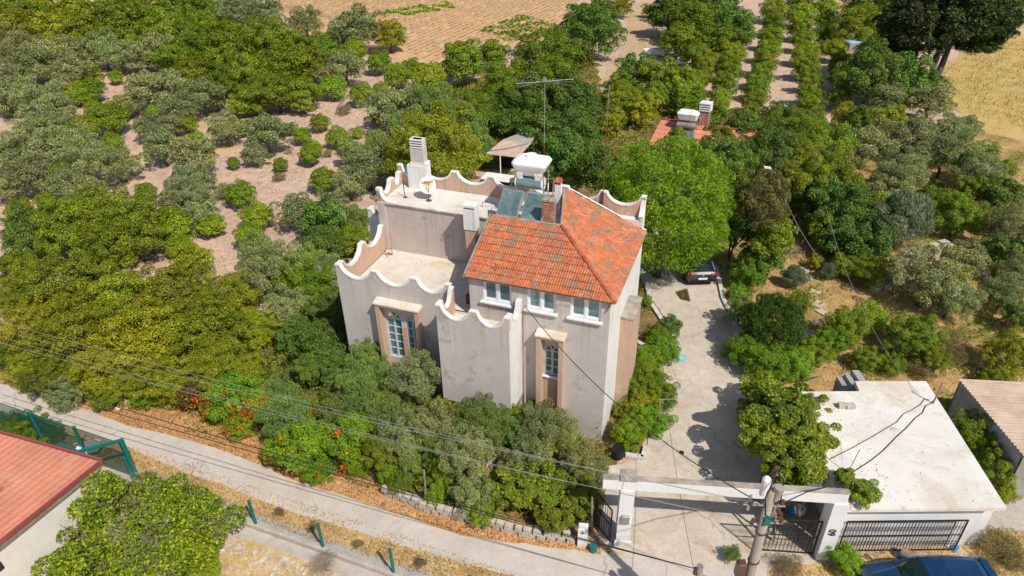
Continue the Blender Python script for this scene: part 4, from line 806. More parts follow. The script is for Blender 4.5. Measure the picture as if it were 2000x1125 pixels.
REG=[(0,0,235,90,'in the top left corner'),(235,0,430,90,'at the top left beside the corner thicket'),(430,0,600,112,'at the top just left of the harvested field'),
(0,90,200,172,'at the back of the left grove'),(200,90,360,150,'in the back olive rows of the grove'),(360,90,520,170,'at the back right of the grove'),
(0,172,135,270,'at the left edge behind the grove'),(135,140,250,240,'around the bare clearing in the grove'),(250,150,460,232,'behind the grove centre'),
(0,270,210,350,'at the left edge of the grove'),(135,232,270,350,'in the near left of the grove'),(270,232,480,350,'in the grove centre'),
(520,0,800,118,'below the harvested field corner'),(480,112,640,225,'in the green thicket left of centre'),(640,112,860,200,'below the harvested field edge'),
(480,200,720,300,'on bare soil in the grove'),(480,300,720,400,'on bare soil left of the flat roof'),(700,200,870,300,'left behind the tall chimney'),(640,300,780,470,'beside the terrace at its left'),
(860,90,1010,200,'at the harvested field lower edge'),(860,200,1000,330,'behind the tall chimney'),(1000,80,1165,185,'above the crossed antenna rods'),(1000,185,1180,380,'behind the solar heater'),
(1060,0,1245,112,'at the track beside the harvested field'),(1245,0,1480,125,'right of the dirt track at the top'),(1165,112,1275,250,'left of the far red roof'),(1275,112,1420,270,'behind the far red roof'),(1370,240,1470,380,'in front of the far red roof'),
(1640,0,1760,100,'left of the huge dark tree'),(1760,0,2000,110,'at the top right corner'),(1600,100,1800,215,'under the huge dark tree'),(1800,130,1920,240,'by the twin trunks'),(1600,215,1800,310,'below the huge dark tree'),(1800,215,2000,360,'at the yellow field edge'),
(1460,200,1650,320,'at the near end of the orchard rows'),(1400,320,1600,460,'right of the round pine'),(1600,310,1720,440,'in the thicket right of the street lamp'),(1720,310,1850,470,'around the grey reed clump'),(1850,350,2000,470,'at the right edge below yellow field'),
(1600,440,1740,560,'in the dark thicket above the path'),(1740,470,1930,610,'around the broken stone wall'),(1880,470,2000,640,'at the right edge below the fig'),(1600,590,1750,730,'in the wild garden behind the garage'),(1740,600,1900,760,'behind the right end of the garage'),(1900,640,2000,800,'above the corrugated shed'),
(1520,480,1640,620,'beside the stepping stones'),(1400,480,1520,640,'along the right kerb of the driveway'),(1400,640,1620,740,'between driveway and garage roof'),
(1180,560,1345,680,'in the bed beside the driveway head'),(1180,680,1345,900,'in the bed along the house side'),
(1440,740,1620,960,'over the garage roof edge'),(1640,900,1760,1000,'hanging over the garage corner'),(1840,780,2000,990,'behind the garage roof right edge'),
(0,350,130,540,'at the left edge, middle height'),(130,350,300,540,'left of the bright citrus clump'),(300,350,440,520,'around the bright citrus clump'),(430,350,560,540,'on the soil strip left of the house'),(560,400,760,570,'left of the terrace parapet'),
(0,500,180,700,'in the left part of the yellowish thicket'),(180,500,330,700,'in the middle of the yellowish thicket'),(330,500,560,700,'in the right part of the yellowish thicket'),(0,700,300,800,'along the road below the thicket at left'),(300,700,400,800,'above the road left of the orange flowers'),
(400,700,530,860,'around the orange flowering bush'),(520,520,680,740,'against the house left corner'),(530,740,640,860,'right of the orange flowering bush'),(640,700,760,860,'in front of the arched windows'),(530,860,720,980,'at the road edge, centre left'),(760,780,870,880,'in front of the overhanging bay'),(720,880,880,1000,'at the road edge below the bay'),(870,780,960,900,'under the bay corner'),(960,780,1110,880,'below the narrow arched window'),(880,890,1020,1020,'at the road edge, centre'),(1020,890,1180,1040,'beside the pedestrian gate'),
(0,800,130,930,'behind the red roof at lower left'),(500,1060,700,1125,'at the bottom edge by the mesh fence'),(1400,1050,1600,1125,'at the foot of the utility pole'),(1600,1050,1800,1125,'in front of the house-number pillar'),(1880,1020,2000,1125,'at the lower right corner')]
ADJ={'o':'silvery olive tree','c':'bright green citrus tree','g':'leafy mid-green tree','d':'dark green leafy tree','y':'yellowish turning-leaf tree','b':'bright green leafy bush','h':'feathery green shrub','r':'grey-green reedy clump','v':'large-leaved grape vine','n':'brownish conifer-like tree','q':'straw-coloured dry bush','w':'bare grey twiggy shrub'}
CAT={'o':'olive tree','c':'citrus tree','g':'tree','d':'tree','y':'tree','b':'bush','h':'shrub','r':'reeds','v':'grape vine','n':'tree','q':'dry bush','w':'shrub'}
GRP={'o':'olive trees of the grove','c':'citrus trees of the grove','g':'mid-green leafy trees','d':'dark leafy trees','y':'yellowish trees','b':'garden bushes','h':'feathery shrubs','v':'grape vines','q':'dry bushes','r':'reed clumps'}
cells={}
for t_ in ALLV:
    if t_['note']:
        nm,i,n=t_['note']; pts_=sorted(range(n),key=lambda j:dict(rows_)[nm][j][1]).index(i)
        t_['e']['label']=f"{'bright' if t_['k']=='c' else 'mid-green'} orchard tree, {ORD[pts_]} from the far end of the {nm} orchard row"; t_['e']['category']='orchard tree'; t_['e']['group']='orchard trees in rows'; t_['e'].name='orchard_tree'; continue
    ph='in the greenery'
    for x0,y0,x1,y1,p_ in REG:
        if x0<=t_['px']<x1 and y0<=t_['py']<y1: ph=p_; break
    else: print('noreg',t_['px'],t_['py'])
    cells.setdefault((t_['k'],ph),[]).append(t_)
for (k,ph),ts in cells.items():
    ts.sort(key=lambda q:q['px'])
    for i,t_ in enumerate(ts):
        n=len(ts); pos='' if n==1 else (', left one of two' if i==0 else ', right one of two') if n==2 else (', leftmost' if i==0 else ', rightmost' if i==n-1 else f', {ORD[i]} from the left')
        e=t_['e']; e['label']=f"{ADJ[k]} {ph}{pos}"; e['category']=CAT[k]
        if k in GRP: e['group']=GRP[k]
print('plants',len(ALLV))
# orange trumpet flowers on the road-side bushes
def flowers(e,pts,seed,R=.5):
    rg=np.random.default_rng(seed); pos=[]
    for (x,y,z,n) in pts: pos.append(np.array([x,y,z])+rg.normal(size=(n,3))*np.array([.12,.12,.09]))
    pos=np.vstack(pos); n=unit(len(pos),rg)+np.array([0.3,-.5,.8]); n/=np.linalg.norm(n,axis=1,keepdims=True)
    V,F=leaves(pos,n,.09,.07,rg); o=link('flower_heads',fast_mesh('flower_heads',V,F,LM['f']),e); o['kind']='stuff'; return o
for t_ in ALLV:
    if t_['k'] in 'bn' and 360<t_['px']<720 and t_['py']>740:
        e=t_['e']; cr=e.children[0]; R=cr.scale.x; rr_=random.Random(int(t_['px'])); pts=[]
        for i in range(14 if t_['px']<520 else 4):
            a=rr_.uniform(-2.6,-.5)-e.rotation_euler.z; el=rr_.uniform(-.1,.9); q=1.0*R
            pts.append((math.cos(a)*q*math.cos(el),math.sin(a)*q*math.cos(el),cr.location.z+math.sin(el)*q*.9,rr_.randint(5,16)))
        flowers(e,pts,int(t_['px']))

# the big round pine behind the drive
def special_tree(name,label,cat,x,y,R,zc,sz,me,tr,trm):
    e=empty(name,(x,y,0),0,label,cat); c=link('crown',me,e); c.location=(0,0,zc); c.scale=(R,R,sz); tr.build('trunk',trm,e,smooth=True); return e
pine=crown_mesh('round_pine_crown','p',901,90000,.050,.0085,M_=210,rin=.84,rb=.13,zmin=-.8,out=.6,tmode='out',core=.80,shell=.7,jit=.055,fill=.08)
x,y,R=crown_at(1299,384,284,.35,.93)
print('pine',x,y,R)
pt=MB().tube([(0,0,0),(.1,.05,1.5),(0,.1,R*.9)],[.26,.2,.16],8)
for i in range(7): a=i*.9; pt.tube([(0,.05,1.4+.15*i),(math.cos(a)*R*.4,math.sin(a)*R*.4,2.2+.2*i),(math.cos(a)*R*.8,math.sin(a)*R*.8,3.0+.3*i)],[.09,.06,.03],5)
special_tree('round_pine','big round bright green pine shading the driveway behind the house','pine tree',x,y,R,R*1.12,R*.93,pine,pt,M['bark'])
# twin-trunked dark conifer, top right
kon=crown_mesh('dark_conifer_crown','k',77,30000,.075,.026,M_=90,rin=.74,rb=.19,zmin=-.6,out=.5,tmode='out',core=.62,shell=.6,jit=.12)
e=empty('dark_conifer',(42.3,70.0,0),0,'huge dark conifer with twin bare trunks beside the yellow field','conifer')
def toz(px,py,y):
    r=CF*FW+(px-1000)*CRT-(py-562.5)*CUP; t=y/r.y; return Vector((r.x*t,y,CH+r.z*t))
for (px,py,w,asp) in ((1790,50,150,1.0),(1870,15,170,1.1),(1930,50,120,.8),(1760,100,70,1.0),(1905,85,100,.5),(1850,45,150,.7)):
    q=toz(px,py,71); R=w/2*(q-Vector((0,0,CH))).dot(FW)/CF
    c=link('crown',kon,e); c.location=q-Vector((42.3,70,0)); c.scale=(R,R,R*asp); c.rotation_euler=(0,0,px)
for (a,b) in (((1806,187),(1838,85)),((1818,182),(1858,80))):
    p0=P(*a,0); p1=toz(*b,71); MB().tube([p0-Vector((42.3,70,0)),(p0.lerp(p1,.5))-Vector((42.3,70,0)),p1-Vector((42.3,70,0))],[.38,.3,.24],8).build('trunk',M['bark'],e,smooth=True)
# rounded thuja by the driveway
th=crown_mesh('thuja_crown','t',31,34000,.10,.014,M_=90,rin=.80,rb=.15,zmin=-.8,out=.6,tmode='up',core=.78,shell=.35,jit=.04)
x,y,R=crown_at(1511,630,126,.05,1.0,.35)
special_tree('round_thuja','dense dark green dome-shaped thuja beside the driveway','thuja',x,y,R,R*1.05+.2,R*1.08,th,MB().tube([(0,0,0),(0,0,1)],.09),M['bark'])
# feathery tree with pale trunk under the arched windows
x,y=HL(-7.75,-1.9)[:2]
e=plant('o',800,700,0,big=True,pos=(x,y),R=1.22,oh=1.75); ALLV.pop(); tag(e,'small round-crowned tree with pale trunk before the arched windows','tree'); e['group']='olive trees of the grove'
# house-plant pot of yellow-tipped vine on the garage corner
e=plant('v',1682,960,62,oh=2.3); tag(e,'grape vine spray trailing over the garage roof front left corner','grape vine','grape vines')
e=plant('v',1650,930,40,oh=2.4); tag(e,'thin grape vine sprig at the garage roof left edge above pillar','grape vine','grape vines')
# agave
ag=empty('agave',P(1562,745,.0),0,'blue-green agave rosette behind the garage roof corner','agave')
for i in range(16):
    a=i*2.4; el=.35+.07*i; L_=1.1; d_=Vector((math.cos(a)*math.cos(el),math.sin(a)*math.cos(el),math.sin(el))); s_=Vector((-math.sin(a),math.cos(a),0))
    MB().loft([[d_*.08+s_*.05,d_*.08-s_*.05,d_*.08-Vector((0,0,.03))],[d_*L_*.5+s_*.07,d_*L_*.5-s_*.07,d_*L_*.5-Vector((0,0,.04))],[d_*L_+s_*.004,d_*L_-s_*.004,d_*L_-Vector((0,0,.004))]]).build('leaf',LM['r'],ag)

# ---------------------------------------------------------------- ground cover
def scatter(name,poly,n,L,Wd,kind,seed,clump=0,z=.03,up=.5,zs=.05,holes=(),tall=0,label=None):
    rg=np.random.default_rng(seed); xs=[p[0] for p in poly]; ys=[p[1] for p in poly]
    x=rg.uniform(min(xs),max(xs),n*3); y=rg.uniform(min(ys),max(ys),n*3); k=inside(poly,x,y)
    for h in holes: k&=~inside(h,x,y)
    x=x[k][:n]; y=y[k][:n]
    if clump:
        f=np.sin(x*1.3+np.sin(y*.9)*2)+np.sin(y*1.7+np.cos(x*.8)*2)+rg.normal(size=len(x))*.7; k=f>clump; x=x[k]; y=y[k]
    m=len(x); pos=np.stack([x,y,z+np.abs(rg.normal(size=m))*zs],1)
    if tall: tg=unit(m,rg)*.55+np.array([0,0,1.0]); nr=unit(m,rg); nr[:,2]*=.3; nr/=np.linalg.norm(nr,axis=1,keepdims=True)
    else: tg=None; nr=unit(m,rg)*(1-up)+np.array([0,0,up]); nr/=np.linalg.norm(nr,axis=1,keepdims=True)
    V,F=leaves(pos,nr,L,Wd,rg,tg); return link(name,fast_mesh(name,V,F,LM[kind] if isinstance(kind,str) else kind),kind=('stuff'))
LM['l']=leaf_mat('fallen_leaf',(.56,.29,.11),.4,(.64,.44,.24),.35,.1)
LM['s']=leaf_mat('straw_blade',(.64,.46,.22),.35,(.46,.38,.14),.2,.2)
LM['yf']=leaf_mat('yellow_blade',(.54,.42,.16),.35,(.44,.38,.11),.2,.2)
housepoly=[tuple(HL(a,b)[:2]) for a,b in ((-13.9,0),(-6.8,0),(-6.8,-.1),(.3,0),(.6,6.5),(-13.9,8.7))]
rdpoly=[*U,*L]
verge_u=[(x,y) for x,y in U[:12]]+[(x,y+(1.6 if x<-6 else .8)) for x,y in reversed(U[:12])]
verge_l=[(x,y) for x,y in L]+[(x,y-.9) for x,y in reversed(L)]
scatter('fallen_leaves',verge_u,26000,.085,.04,'l',1,zs=.04)
scatter('dry_grass',[(x,y-.08) for x,y in L]+[(x,y-.95) for x,y in reversed(L)],42000,.15,.02,'s',2,zs=.05,tall=1,clump=-1.6)
scatter('dry_grass',verge_u,9000,.14,.014,'s',3,zs=.03,tall=1,clump=-.2)
scatter('dry_grass',[(11,15.9),(10.4,15.6),(9.4,16.1),(8.6,15.2),(7.4,14.4),(7,11),(22,8),(22,15.2),(17.4,16.9),(16.9,16.3),(11.5,16.4)],26000,.20,.018,'s',4,zs=.04,tall=1,clump=-1.2)
scatter('garden_weeds',garden_poly,30000,.14,.07,'b',5,zs=.12,clump=.1,holes=[housepoly,[(3,16),(3.9,20.9),(5.6,21.3),(6.7,25),(8.4,31.2),(7.8,34),(7.5,42),(12.9,42),(12.3,30),(11,15)]])
scatter('back_garden_weeds',bp,30000,.28,.10,'g',31,zs=.25,clump=-.6)
fgp=[(-15,24.3),(-8,20.9),(-2,18.9),(3.0,17.6),(4.0,21),(3.6,22.4),*[tuple(HL(a,b)[:2]) for a,b in ((-.2,-.3),(-3.4,-.4),(-7,-.4),(-12.4,-.3),(-13,3),(-14.5,8))],(-22,34),(-24,27.5)]
scatter('hedge_undergrowth',fgp,60000,.11,.05,'b',32,zs=.30,clump=-1.0)
scatter('hedge_undergrowth',fgp,40000,.12,.03,'h',33,zs=.45,clump=-.2)
scatter('wild_garden_weeds',rg and [(12.4,38),(12.3,30),(17.8,23.2),(19.5,24),(26,24),(50,33),(44,52),(34,60),(24,50),(14,48)],42000,.22,.07,'b',6,zs=.18,clump=.8)
scatter('dry_grass',[(12.4,38),(12.3,30),(12,23.0),(17.6,23.0),(21,24),(26,24),(50,33),(44,52),(34,60),(24,50),(14,48)],50000,.26,.026,'s',7,zs=.08,tall=1,clump=-.5)
scatter('yellow_grass',[(43,63),(45,60),(48,52),(75,45),(110,60),(110,95),(60,90),(46,76)],40000,.5,.05,'yf',8,zs=.05,tall=1,clump=-.7)
scatter('field_weeds',[(10,100),(0,95),(-4,102),(2,112)],1600,.5,.3,'b',9,zs=.1,clump=-.4)
scatter('field_weeds',[(-8,118),(-16,112),(-20,116),(-10,124)],1600,.5,.3,'b',10,zs=.1,clump=.3)
scatter('dry_grass',[(-60,70),(-30,28),(-12,36),(-5,50),(-6,80),(-40,110)],26000,.30,.03,'s',45,zs=.04,tall=1,clump=.9)
scatter('grove_litter',[(-60,70),(-30,28),(-12,36),(-5,50),(-6,80),(-40,110)],24000,.16,.06,'l',11,zs=.02,clump=.6)
scatter('driveway_leaves',[(4,18),(11,17),(11.6,26),(12,31),(12.3,38),(8,38),(8.4,31),(6.8,25)],2600,.06,.035,'l',12,zs=.01,clump=.9)
scatter('roof_debris',[(11.6,16.6),(13.2,16.6),(13.6,20),(12.6,22),(11.9,22)],110,.07,.04,'l',41,z=2.51,zs=.01)
scatter('roof_debris',[(11.6,16.5),(16.4,16.4),(17,22.4),(12,22.0)],60,.06,.03,'l',42,z=2.51,zs=.01)
scatter('terrace_debris',[tuple(HL(a,b)[:2]) for a,b in ((-11.9,.3),(-6.2,.3),(-6.2,3.9),(-11.9,3.9))],90,.06,.03,'l',43,z=5.31,zs=.01,clump=-.2)
scatter('leaf_pile',[tuple(P(a,b)[:2]) for a,b in ((1320,572),(1342,566),(1348,590),(1330,586))],2600,.09,.02,'n',13,zs=.05)
# furrows of the harvested field
fr_=MB(); ang=math.atan2(*(P(1100,10)-P(1000,60)).yx) if False else math.atan2((P(1100,10)-P(1000,60)).y,(P(1100,10)-P(1000,60)).x); dv=Vector((math.cos(ang),math.sin(ang),0)); nv_=Vector((-math.sin(ang),math.cos(ang),0)); rnf=random.Random(5)
poly_f=[(-36,118),(-22,108),(-9,86),(-2,92),(7,99),(12,118),(12,150),(-60,150)]
c0=Vector((-14,115,0))
for i in range(-80,80):
    seg=None
    for j in range(-50,50):
        q=c0+nv_*i*.95+dv*j*1.4
        ok=bool(inside(poly_f,[q.x],[q.y])[0]) and rnf.random()<.86
        if ok:
            w_,h_=.17+rnf.random()*.14,.09+rnf.random()*.11; a_=q-dv*.7; b_=q+dv*.7*rnf.uniform(.4,1)
            fr_.add([a_-nv_*w_,a_+nv_*w_,b_+nv_*w_,b_-nv_*w_,a_+Vector((0,0,h_)),b_+Vector((0,0,h_))],[(0,3,5,4),(1,4,5,2),(0,4,1),(3,2,5)])
fr_.build('stubble_rows',M['stubble_dark'],kind='stuff')

# ================================================================ gate, garage and the street side
GA=math.atan2(16.06-16.83,10.73-3.63)
def tri(name,mb,m,parent=None,**k): return mb.build(name,m,parent,**k)
gw=empty('gateway',(3.63,16.83,0),GA,'whitewashed concrete gateway beam on two pillars across the driveway','gateway')
MB().bev(0,.5,0,.55,0,2.96,.005).build('pillar',M['white_paint'],gw)
MB().bev(7.14,7.64,0,.62,0,2.98,.01).build('pillar',M['white_paint'],gw,label='right pillar with house number')
MB().box(-.62,7.55,.04,.27,2.965,3.43).build('beam',M['white_paint'],gw)
MB().box(-.62,7.58,.035,.275,3.433,3.46).build('beam_top',M['conc_top'],gw); MB().box(-.04,.54,-.02,.50,3.463,3.52).build('pillar_cap',M['conc_top'],gw)
MB().bev(-.06,.56,-.06,.06,0,.35,.04).build('pillar_plinth',M['kerb'],gw)
MB().bev(.12,.40,-.10,-.002,1.35,1.75,.02).build('letter_box',M['galv'],gw)
M['ink']=simple('dark_blue_paint',(.015,.015,.06),.6,bumps=0)
text('house_number','60',.34,M['ink'],gw,Matrix.Translation((7.39,-.008,1.55))@Matrix.Rotation(R_(90),4,'X')@Matrix.Rotation(R_(90),4,'Z'))
# gate leaf half
bar=MB().cyl((0,0,0),(0,0,1.66),.011,n=5).mesh('bar',M['iron'])
scr=MB(); scr.tube([(.045*math.cos(t*.5),0,.045*math.sin(t*.5)) for t in range(0,11)],.008,4); scr.tube([(.045*math.cos(t*.5)+.0,0,.14-.045*math.sin(t*.5)) for t in range(0,11)],.008,4); scr=scr.mesh('scroll',M['iron'])
def iron_gate(name,loc,rz,w,h,nb,label,cat,mid=.62,rows=(.35,1.15),sc=True):
    e=empty(name,loc,rz,label,cat); s=h/1.66
    MB().box(0,w,-.02,.02,0,.045).box(0,w,-.02,.02,h-.05,h).box(0,.045,-.021,.021,.045,h-.05).box(w-.045,w,-.021,.021,.045,h-.05).box(.045,w-.045,-.015,.015,h*.5,h*.5+.035).build('gate_frame',M['iron'],e)
    for i in range(1,nb):
        x=w*i/nb; o=link('bar',bar,e); o.location=(x,0,0); o.scale=(1,1,s)
        if sc:
            for z in rows: o=link('scroll',scr,e); o.location=(x,0,z*s)
    return e
iron_gate('sliding_gate',(11.62,16.40,.06),R_(-.6),4.25,1.62,38,'long black iron sliding gate parked in front of the white garage','gate')
gx=lambda t,d=0:(3.63+t*math.cos(GA)-d*math.sin(GA),16.83+t*math.sin(GA)+d*math.cos(GA),.05)
iron_gate('driveway_gate_leaf',gx(4.95,.25),GA,2.15,1.75,16,'black iron gate leaf closing the driveway beside the right pillar','gate')
iron_gate('pedestrian_gate',(3.45,17.0,.05),R_(118),.98,1.7,7,'narrow black iron pedestrian gate left of the gateway','gate',sc=False)
sp_=empty('gate_post',(2.42,16.95,0),R_(-8),'short whitewashed gate post with small iron lamp hook','post')
MB().bev(-.18,.18,-.16,.16,0,1.02,.03).build('post',M['white_paint'],sp_); MB().tube([(-.08,-.17,.86),(0,-.19,.80),(.08,-.17,.86)],.012,5).tube([(0,-.18,.95),(0,-.19,.82)],.012,5).build('hook',M['iron'],sp_)
bk=MB().cyl((0,0,0),(0,0,.30),.11,.14,12).build('flower_pot',M['green_steel'],None,loc=(2.78,16.62,.015),label='small green flower pot at the foot of the short gate post',cat='flower pot')
bk=MB().cyl((0,0,0),(0,0,.45),.22,.28,14).build('plant_tub',M['black_plastic'],None,loc=tuple(P(1207,892,.1)),label='black plant tub at the driveway planter corner',cat='plant tub')
# boundary wall along the front garden
bw=[(2.2,17.05),(.4,17.35),(-1.6,18.0),(-3.6,18.7),(-5.2,19.5)]
wl=empty('boundary_wall',(*bw[0],0),0,'low crumbling stone boundary wall between front garden and road','wall'); rs=random.Random(3)
stone_me=[]
for i in range(5):
    mb=MB(); q=[(rs.uniform(.85,1)*sx*.5,rs.uniform(.85,1)*sy*.5,rs.uniform(.85,1)*sz*.5) for sz in (-1,1) for sy in (-1,1) for sx in (-1,1)]
    mb.add(q,[(0,2,3,1),(4,5,7,6),(0,1,5,4),(2,6,7,3),(0,4,6,2),(1,3,7,5)]); stone_me.append(mb.mesh('stone',M['stone']))
def stones_along(par,pts,step=.34,h=.3,w=.28,courses=1,off=(0,0),mn=0):
    k=0; o0=Vector((*off,0))
    for a,b in zip(pts,pts[1:]):
        a,b=Vector((*a,0)),Vector((*b,0)); n=max(1,int((b-a).length/step)); an=math.atan2(b.y-a.y,b.x-a.x)
        for i in range(n):
            for c in range(courses):
                p=a.lerp(b,(i+.5+(c%2)*.5)/n)-o0; o=link('stone',stone_me[k%5],par); k+=1
                o.location=(p.x+rs.uniform(-.03,.03),p.y+rs.uniform(-.03,.03),h/2+c*h*.96); o.scale=(step*rs.uniform(.88,1.1),w*rs.uniform(.85,1.15),h*rs.uniform(.9,1.08)); o.rotation_euler=(rs.uniform(-.05,.05),rs.uniform(-.05,.05),an+rs.uniform(-.1,.1))
stones_along(wl,bw,.32,.24,.26,2,bw[0])
for i,(px,py,dx,lb) in enumerate(((832,985,.05,'grey wooden fence stake at the road edge below the bay'),(1156,1040,-.05,'pale wooden stake among the vines left of the pedestrian gate'),(1282,845,.0,'weathered T-shaped wooden prop in the driveway bed'))):
    p=P(px,py,0); m_=MB().tube([(0,0,0),(dx,0,1.0),(dx*1.5,.02,1.9)],[.05,.045,.04],6)
    if i==2: m_.tube([(-.1,0,1.9),(.75,.05,1.9)],.03,5)
    m_.build('wooden_stake' if i<2 else 'wooden_prop',M['wood'],None,loc=p,label=lb,cat='stake')
# kerbs along the drive
def kerb(px,label,w=.22,h=.16):
    pts=[P(*p,.1) for p in px]; mb=MB()
    for a,b in zip(pts,pts[1:]):
        d=(b-a); L=d.length; an=math.atan2(d.y,d.x); m4=Matrix.Translation((a.x,a.y,0))@Matrix.Rotation(an,4,'Z')
        mb.box(0,L*1.01,-w/2,w/2,0,h,rot=m4)
    return mb.build('kerb',M['kerb'],None,kind='structure')
kerb([(1262,552),(1270,590),(1298,632)],''); kerb([(1399,520),(1412,582),(1440,640)],''); kerb([(1262,872),(1256,894),(1222,888)],''); kerb([(1240,665),(1256,674)],'')
# garage
ga=empty('garage',(14.1,19.4,0),0,'low white flat-roofed garage with broad stained roof slab','garage')
gl=lambda pts:[(x-14.1,y-19.4) for x,y in pts]
slab=gl([(11.25,16.22),(16.78,16.16),(17.42,22.85),(14.45,22.95),(14.36,22.30),(11.62,22.36)])
MB().prism(slab,2.36,2.5).build('roof_slab',M['deck_white'],ga)
MB().prism([(x*.985,y*.985) for x,y in slab],2.30,2.36).build('roof_soffit',M['white_paint'],ga)
MB().box(-2.75,2.72,-2.80,-2.62,0,2.30).build('front_wall',M['white_paint'],ga)
MB().box(2.55,2.72,-2.62,3.2,0,2.30).build('side_wall',M['white_paint'],ga); MB().box(-2.45,-2.3,-2.62,2.8,0,2.30).build('side_wall',M['wall_side'],ga); MB().box(-2.3,2.5,2.65,2.8,0,2.3).build('back_wall',M['wall_side'],ga)
MB().tube([(-2.6,-2.84,2.22),(2.6,-2.84,2.24)],.012,5).build('conduit',M['cable'],ga)
for i,(p,s_,lb) in enumerate((((1644,792),(.30,.24,.22),'rounded grey stone on the garage roof, left of the pair'),((1661,793),(.36,.26,.20),'squarish grey block on the garage roof, right of the pair'))):
    q=P(*p,2.6); o=link('roof_stone',stone_me[i],None,loc=(q.x,q.y,2.5+s_[2]/2),label=lb,cat='stone'); o.scale=s_
def on_roof(name,px,z,r,m,label,cat,extra=None):
    pts=[P(*p,z) for p in px]; o=pts[0].copy(); mb=MB(); mb.tube([p-o for p in pts]+([e-o for e in extra] if extra else []),r,5); return mb.build(name,m,None,loc=o,label=label,cat=cat)
PT=Vector((6.5,12.3,0))
on_roof('cable',[(1815,781),(1806,779),(1798,790),(1782,800),(1765,808),(1752,824),(1735,834),(1700,855),(1660,877),(1620,897)],2.525,.014,M['cable'],'thin cable zigzagging over the garage roof, upper of two','cable')
on_roof('cable',[(1828,779),(1818,788),(1808,792),(1802,806),(1788,816),(1770,836),(1750,854),(1725,880),(1700,900),(1672,918),(1655,930)],2.525,.018,M['cable'],'black cable snaking over garage roof to the pole, lower of two','cable',[Vector((10.7,16.4,3.5)),Vector((8.4,13.9,6.1)),PT+Vector((.3,.1,7.3))])
MB().tube([(0,0,0),(.05,0,1.1)],.03,5).build('roof_rod',M['wood'],None,loc=P(1822,788,2.5),label='grey wooden stick standing at garage roof right edge',cat='stick')
MB().tube([(0,0,0),(.15,0,1.2)],.012,5).build('roof_rod',M['iron'],None,loc=P(1655,925,2.5),label='thin bare rod rising from garage roof by the vine spray',cat='rod')
st=empty('garage_steps',P(1690,758,1.9),0,'short flight of grey steps behind the garage roof step','steps'); st.location.z=0
for i in range(3): MB().box(-.95+i*.3,-.65+i*.3,-.1,.75,0,1.95+.17*i).build('step',M['corr_grey'],st)
# clutter under the beam behind the leaf
cl=[('wooden_chair',(9.6,17.6)),]
def stool(x,y,rz,label):
    e=empty('garden_chair',(x,y,.02),rz,label,'chair')
    MB().box(-.22,.22,-.22,.22,.42,.46).build('seat',M['black_plastic'],e); MB().box(-.22,.22,.19,.23,.5,.9).build('backrest',M['black_plastic'],e)
    for a in (-.19,.19):
        for b in (-.19,.19): MB().cyl((a,b,0),(a,b,.42),.02,n=5).build('leg',M['black_plastic'],e)
stool(10.55,18.9,.5,'dark garden chair in shade beside the garage, nearer one'); stool(10.3,20.2,1.2,'dark garden chair under the vine, farther one')
t=empty('work_table',(10.2,17.45,.02),GA,'cluttered dark table under a tarp behind the right pillar','table')
MB().box(-.7,.5,-.35,.35,.72,.77).build('tabletop',M['wood'],t)
for a in (-.62,.42):
    for b in (-.28,.28): MB().box(a-.03,a+.03,b-.03,b+.03,0,.72).build('leg',M['wood'],t)
for i,(x,y,s_) in enumerate(((-.4,0,.24),(.0,.1,.18),(.28,-.1,.3))): MB().box(x-s_/2,x+s_/2,y-s_/2,y+s_/2,.002,s_).build('box',[M['rust'],M['blue_plastic'],M['plastic_white']][i],None,loc=(10.2,17.45,.79),rz=.3*i,label=['rusty box on the left of the cluttered table','small blue box in the middle of the cluttered table','white box on the right of the cluttered table'][i],cat='box')
aw=MB(); n=10
rg0=[(.9*math.cos(math.pi*i/n)*.5,-.45,.28*math.sin(math.pi*i/n)) for i in range(n+1)]; rg1=[(x,y+.9,z) for x,y,z in rg0]; aw.loft([rg0,rg1],closed=False)
o=aw.build('arched_canopy',M['tank_steel'],None,loc=(10.55,17.5,2.3),rz=GA,label='pale curved canopy sheet tucked behind the right pillar',cat='canopy'); o.modifiers.new('s','SOLIDIFY').thickness=.02
for i,(a,b,lb) in enumerate((((9.0,16.75,0),(9.25,17.0,1.9),'pale plank leaning on the gate leaf, nearer the pole'),((9.5,16.9,0),(9.3,17.1,1.7),'second leaning plank behind the gate leaf'),((10.4,16.9,.0),(9.9,17.1,2.6),'thin reddish pole leaning behind the gate leaf'))):
    MB().tube([(0,0,0),(b[0]-a[0],b[1]-a[1],b[2])],.05 if i<2 else .025,4).build('leaning_plank',M['wood'] if i<2 else M['rust'],None,loc=(a[0],a[1],.02),label=lb,cat='plank')
# vine pergola posts beside garage
pg=empty('vine_pergola',(11.0,19.6,0),0,'rough pole pergola carrying the grape vine beside the garage','pergola')
for (x,y) in ((-.5,-2.2),(-.6,0.0),(-.5,2.0)): MB().tube([(x,y,0),(x,y,2.0)],.035,5).build('post',M['wood'],pg)
for x in (-.5,.1): MB().tube([(x,-2.2,2.02),(x,2.1,2.04)],.022,5).build('rail',M['wood'],pg)
for y in (-1.6,-.2,1.2): MB().tube([(-.6,y,2.07),(.3,y,2.08)],.02,5).build('cross_rail',M['wood'],pg)

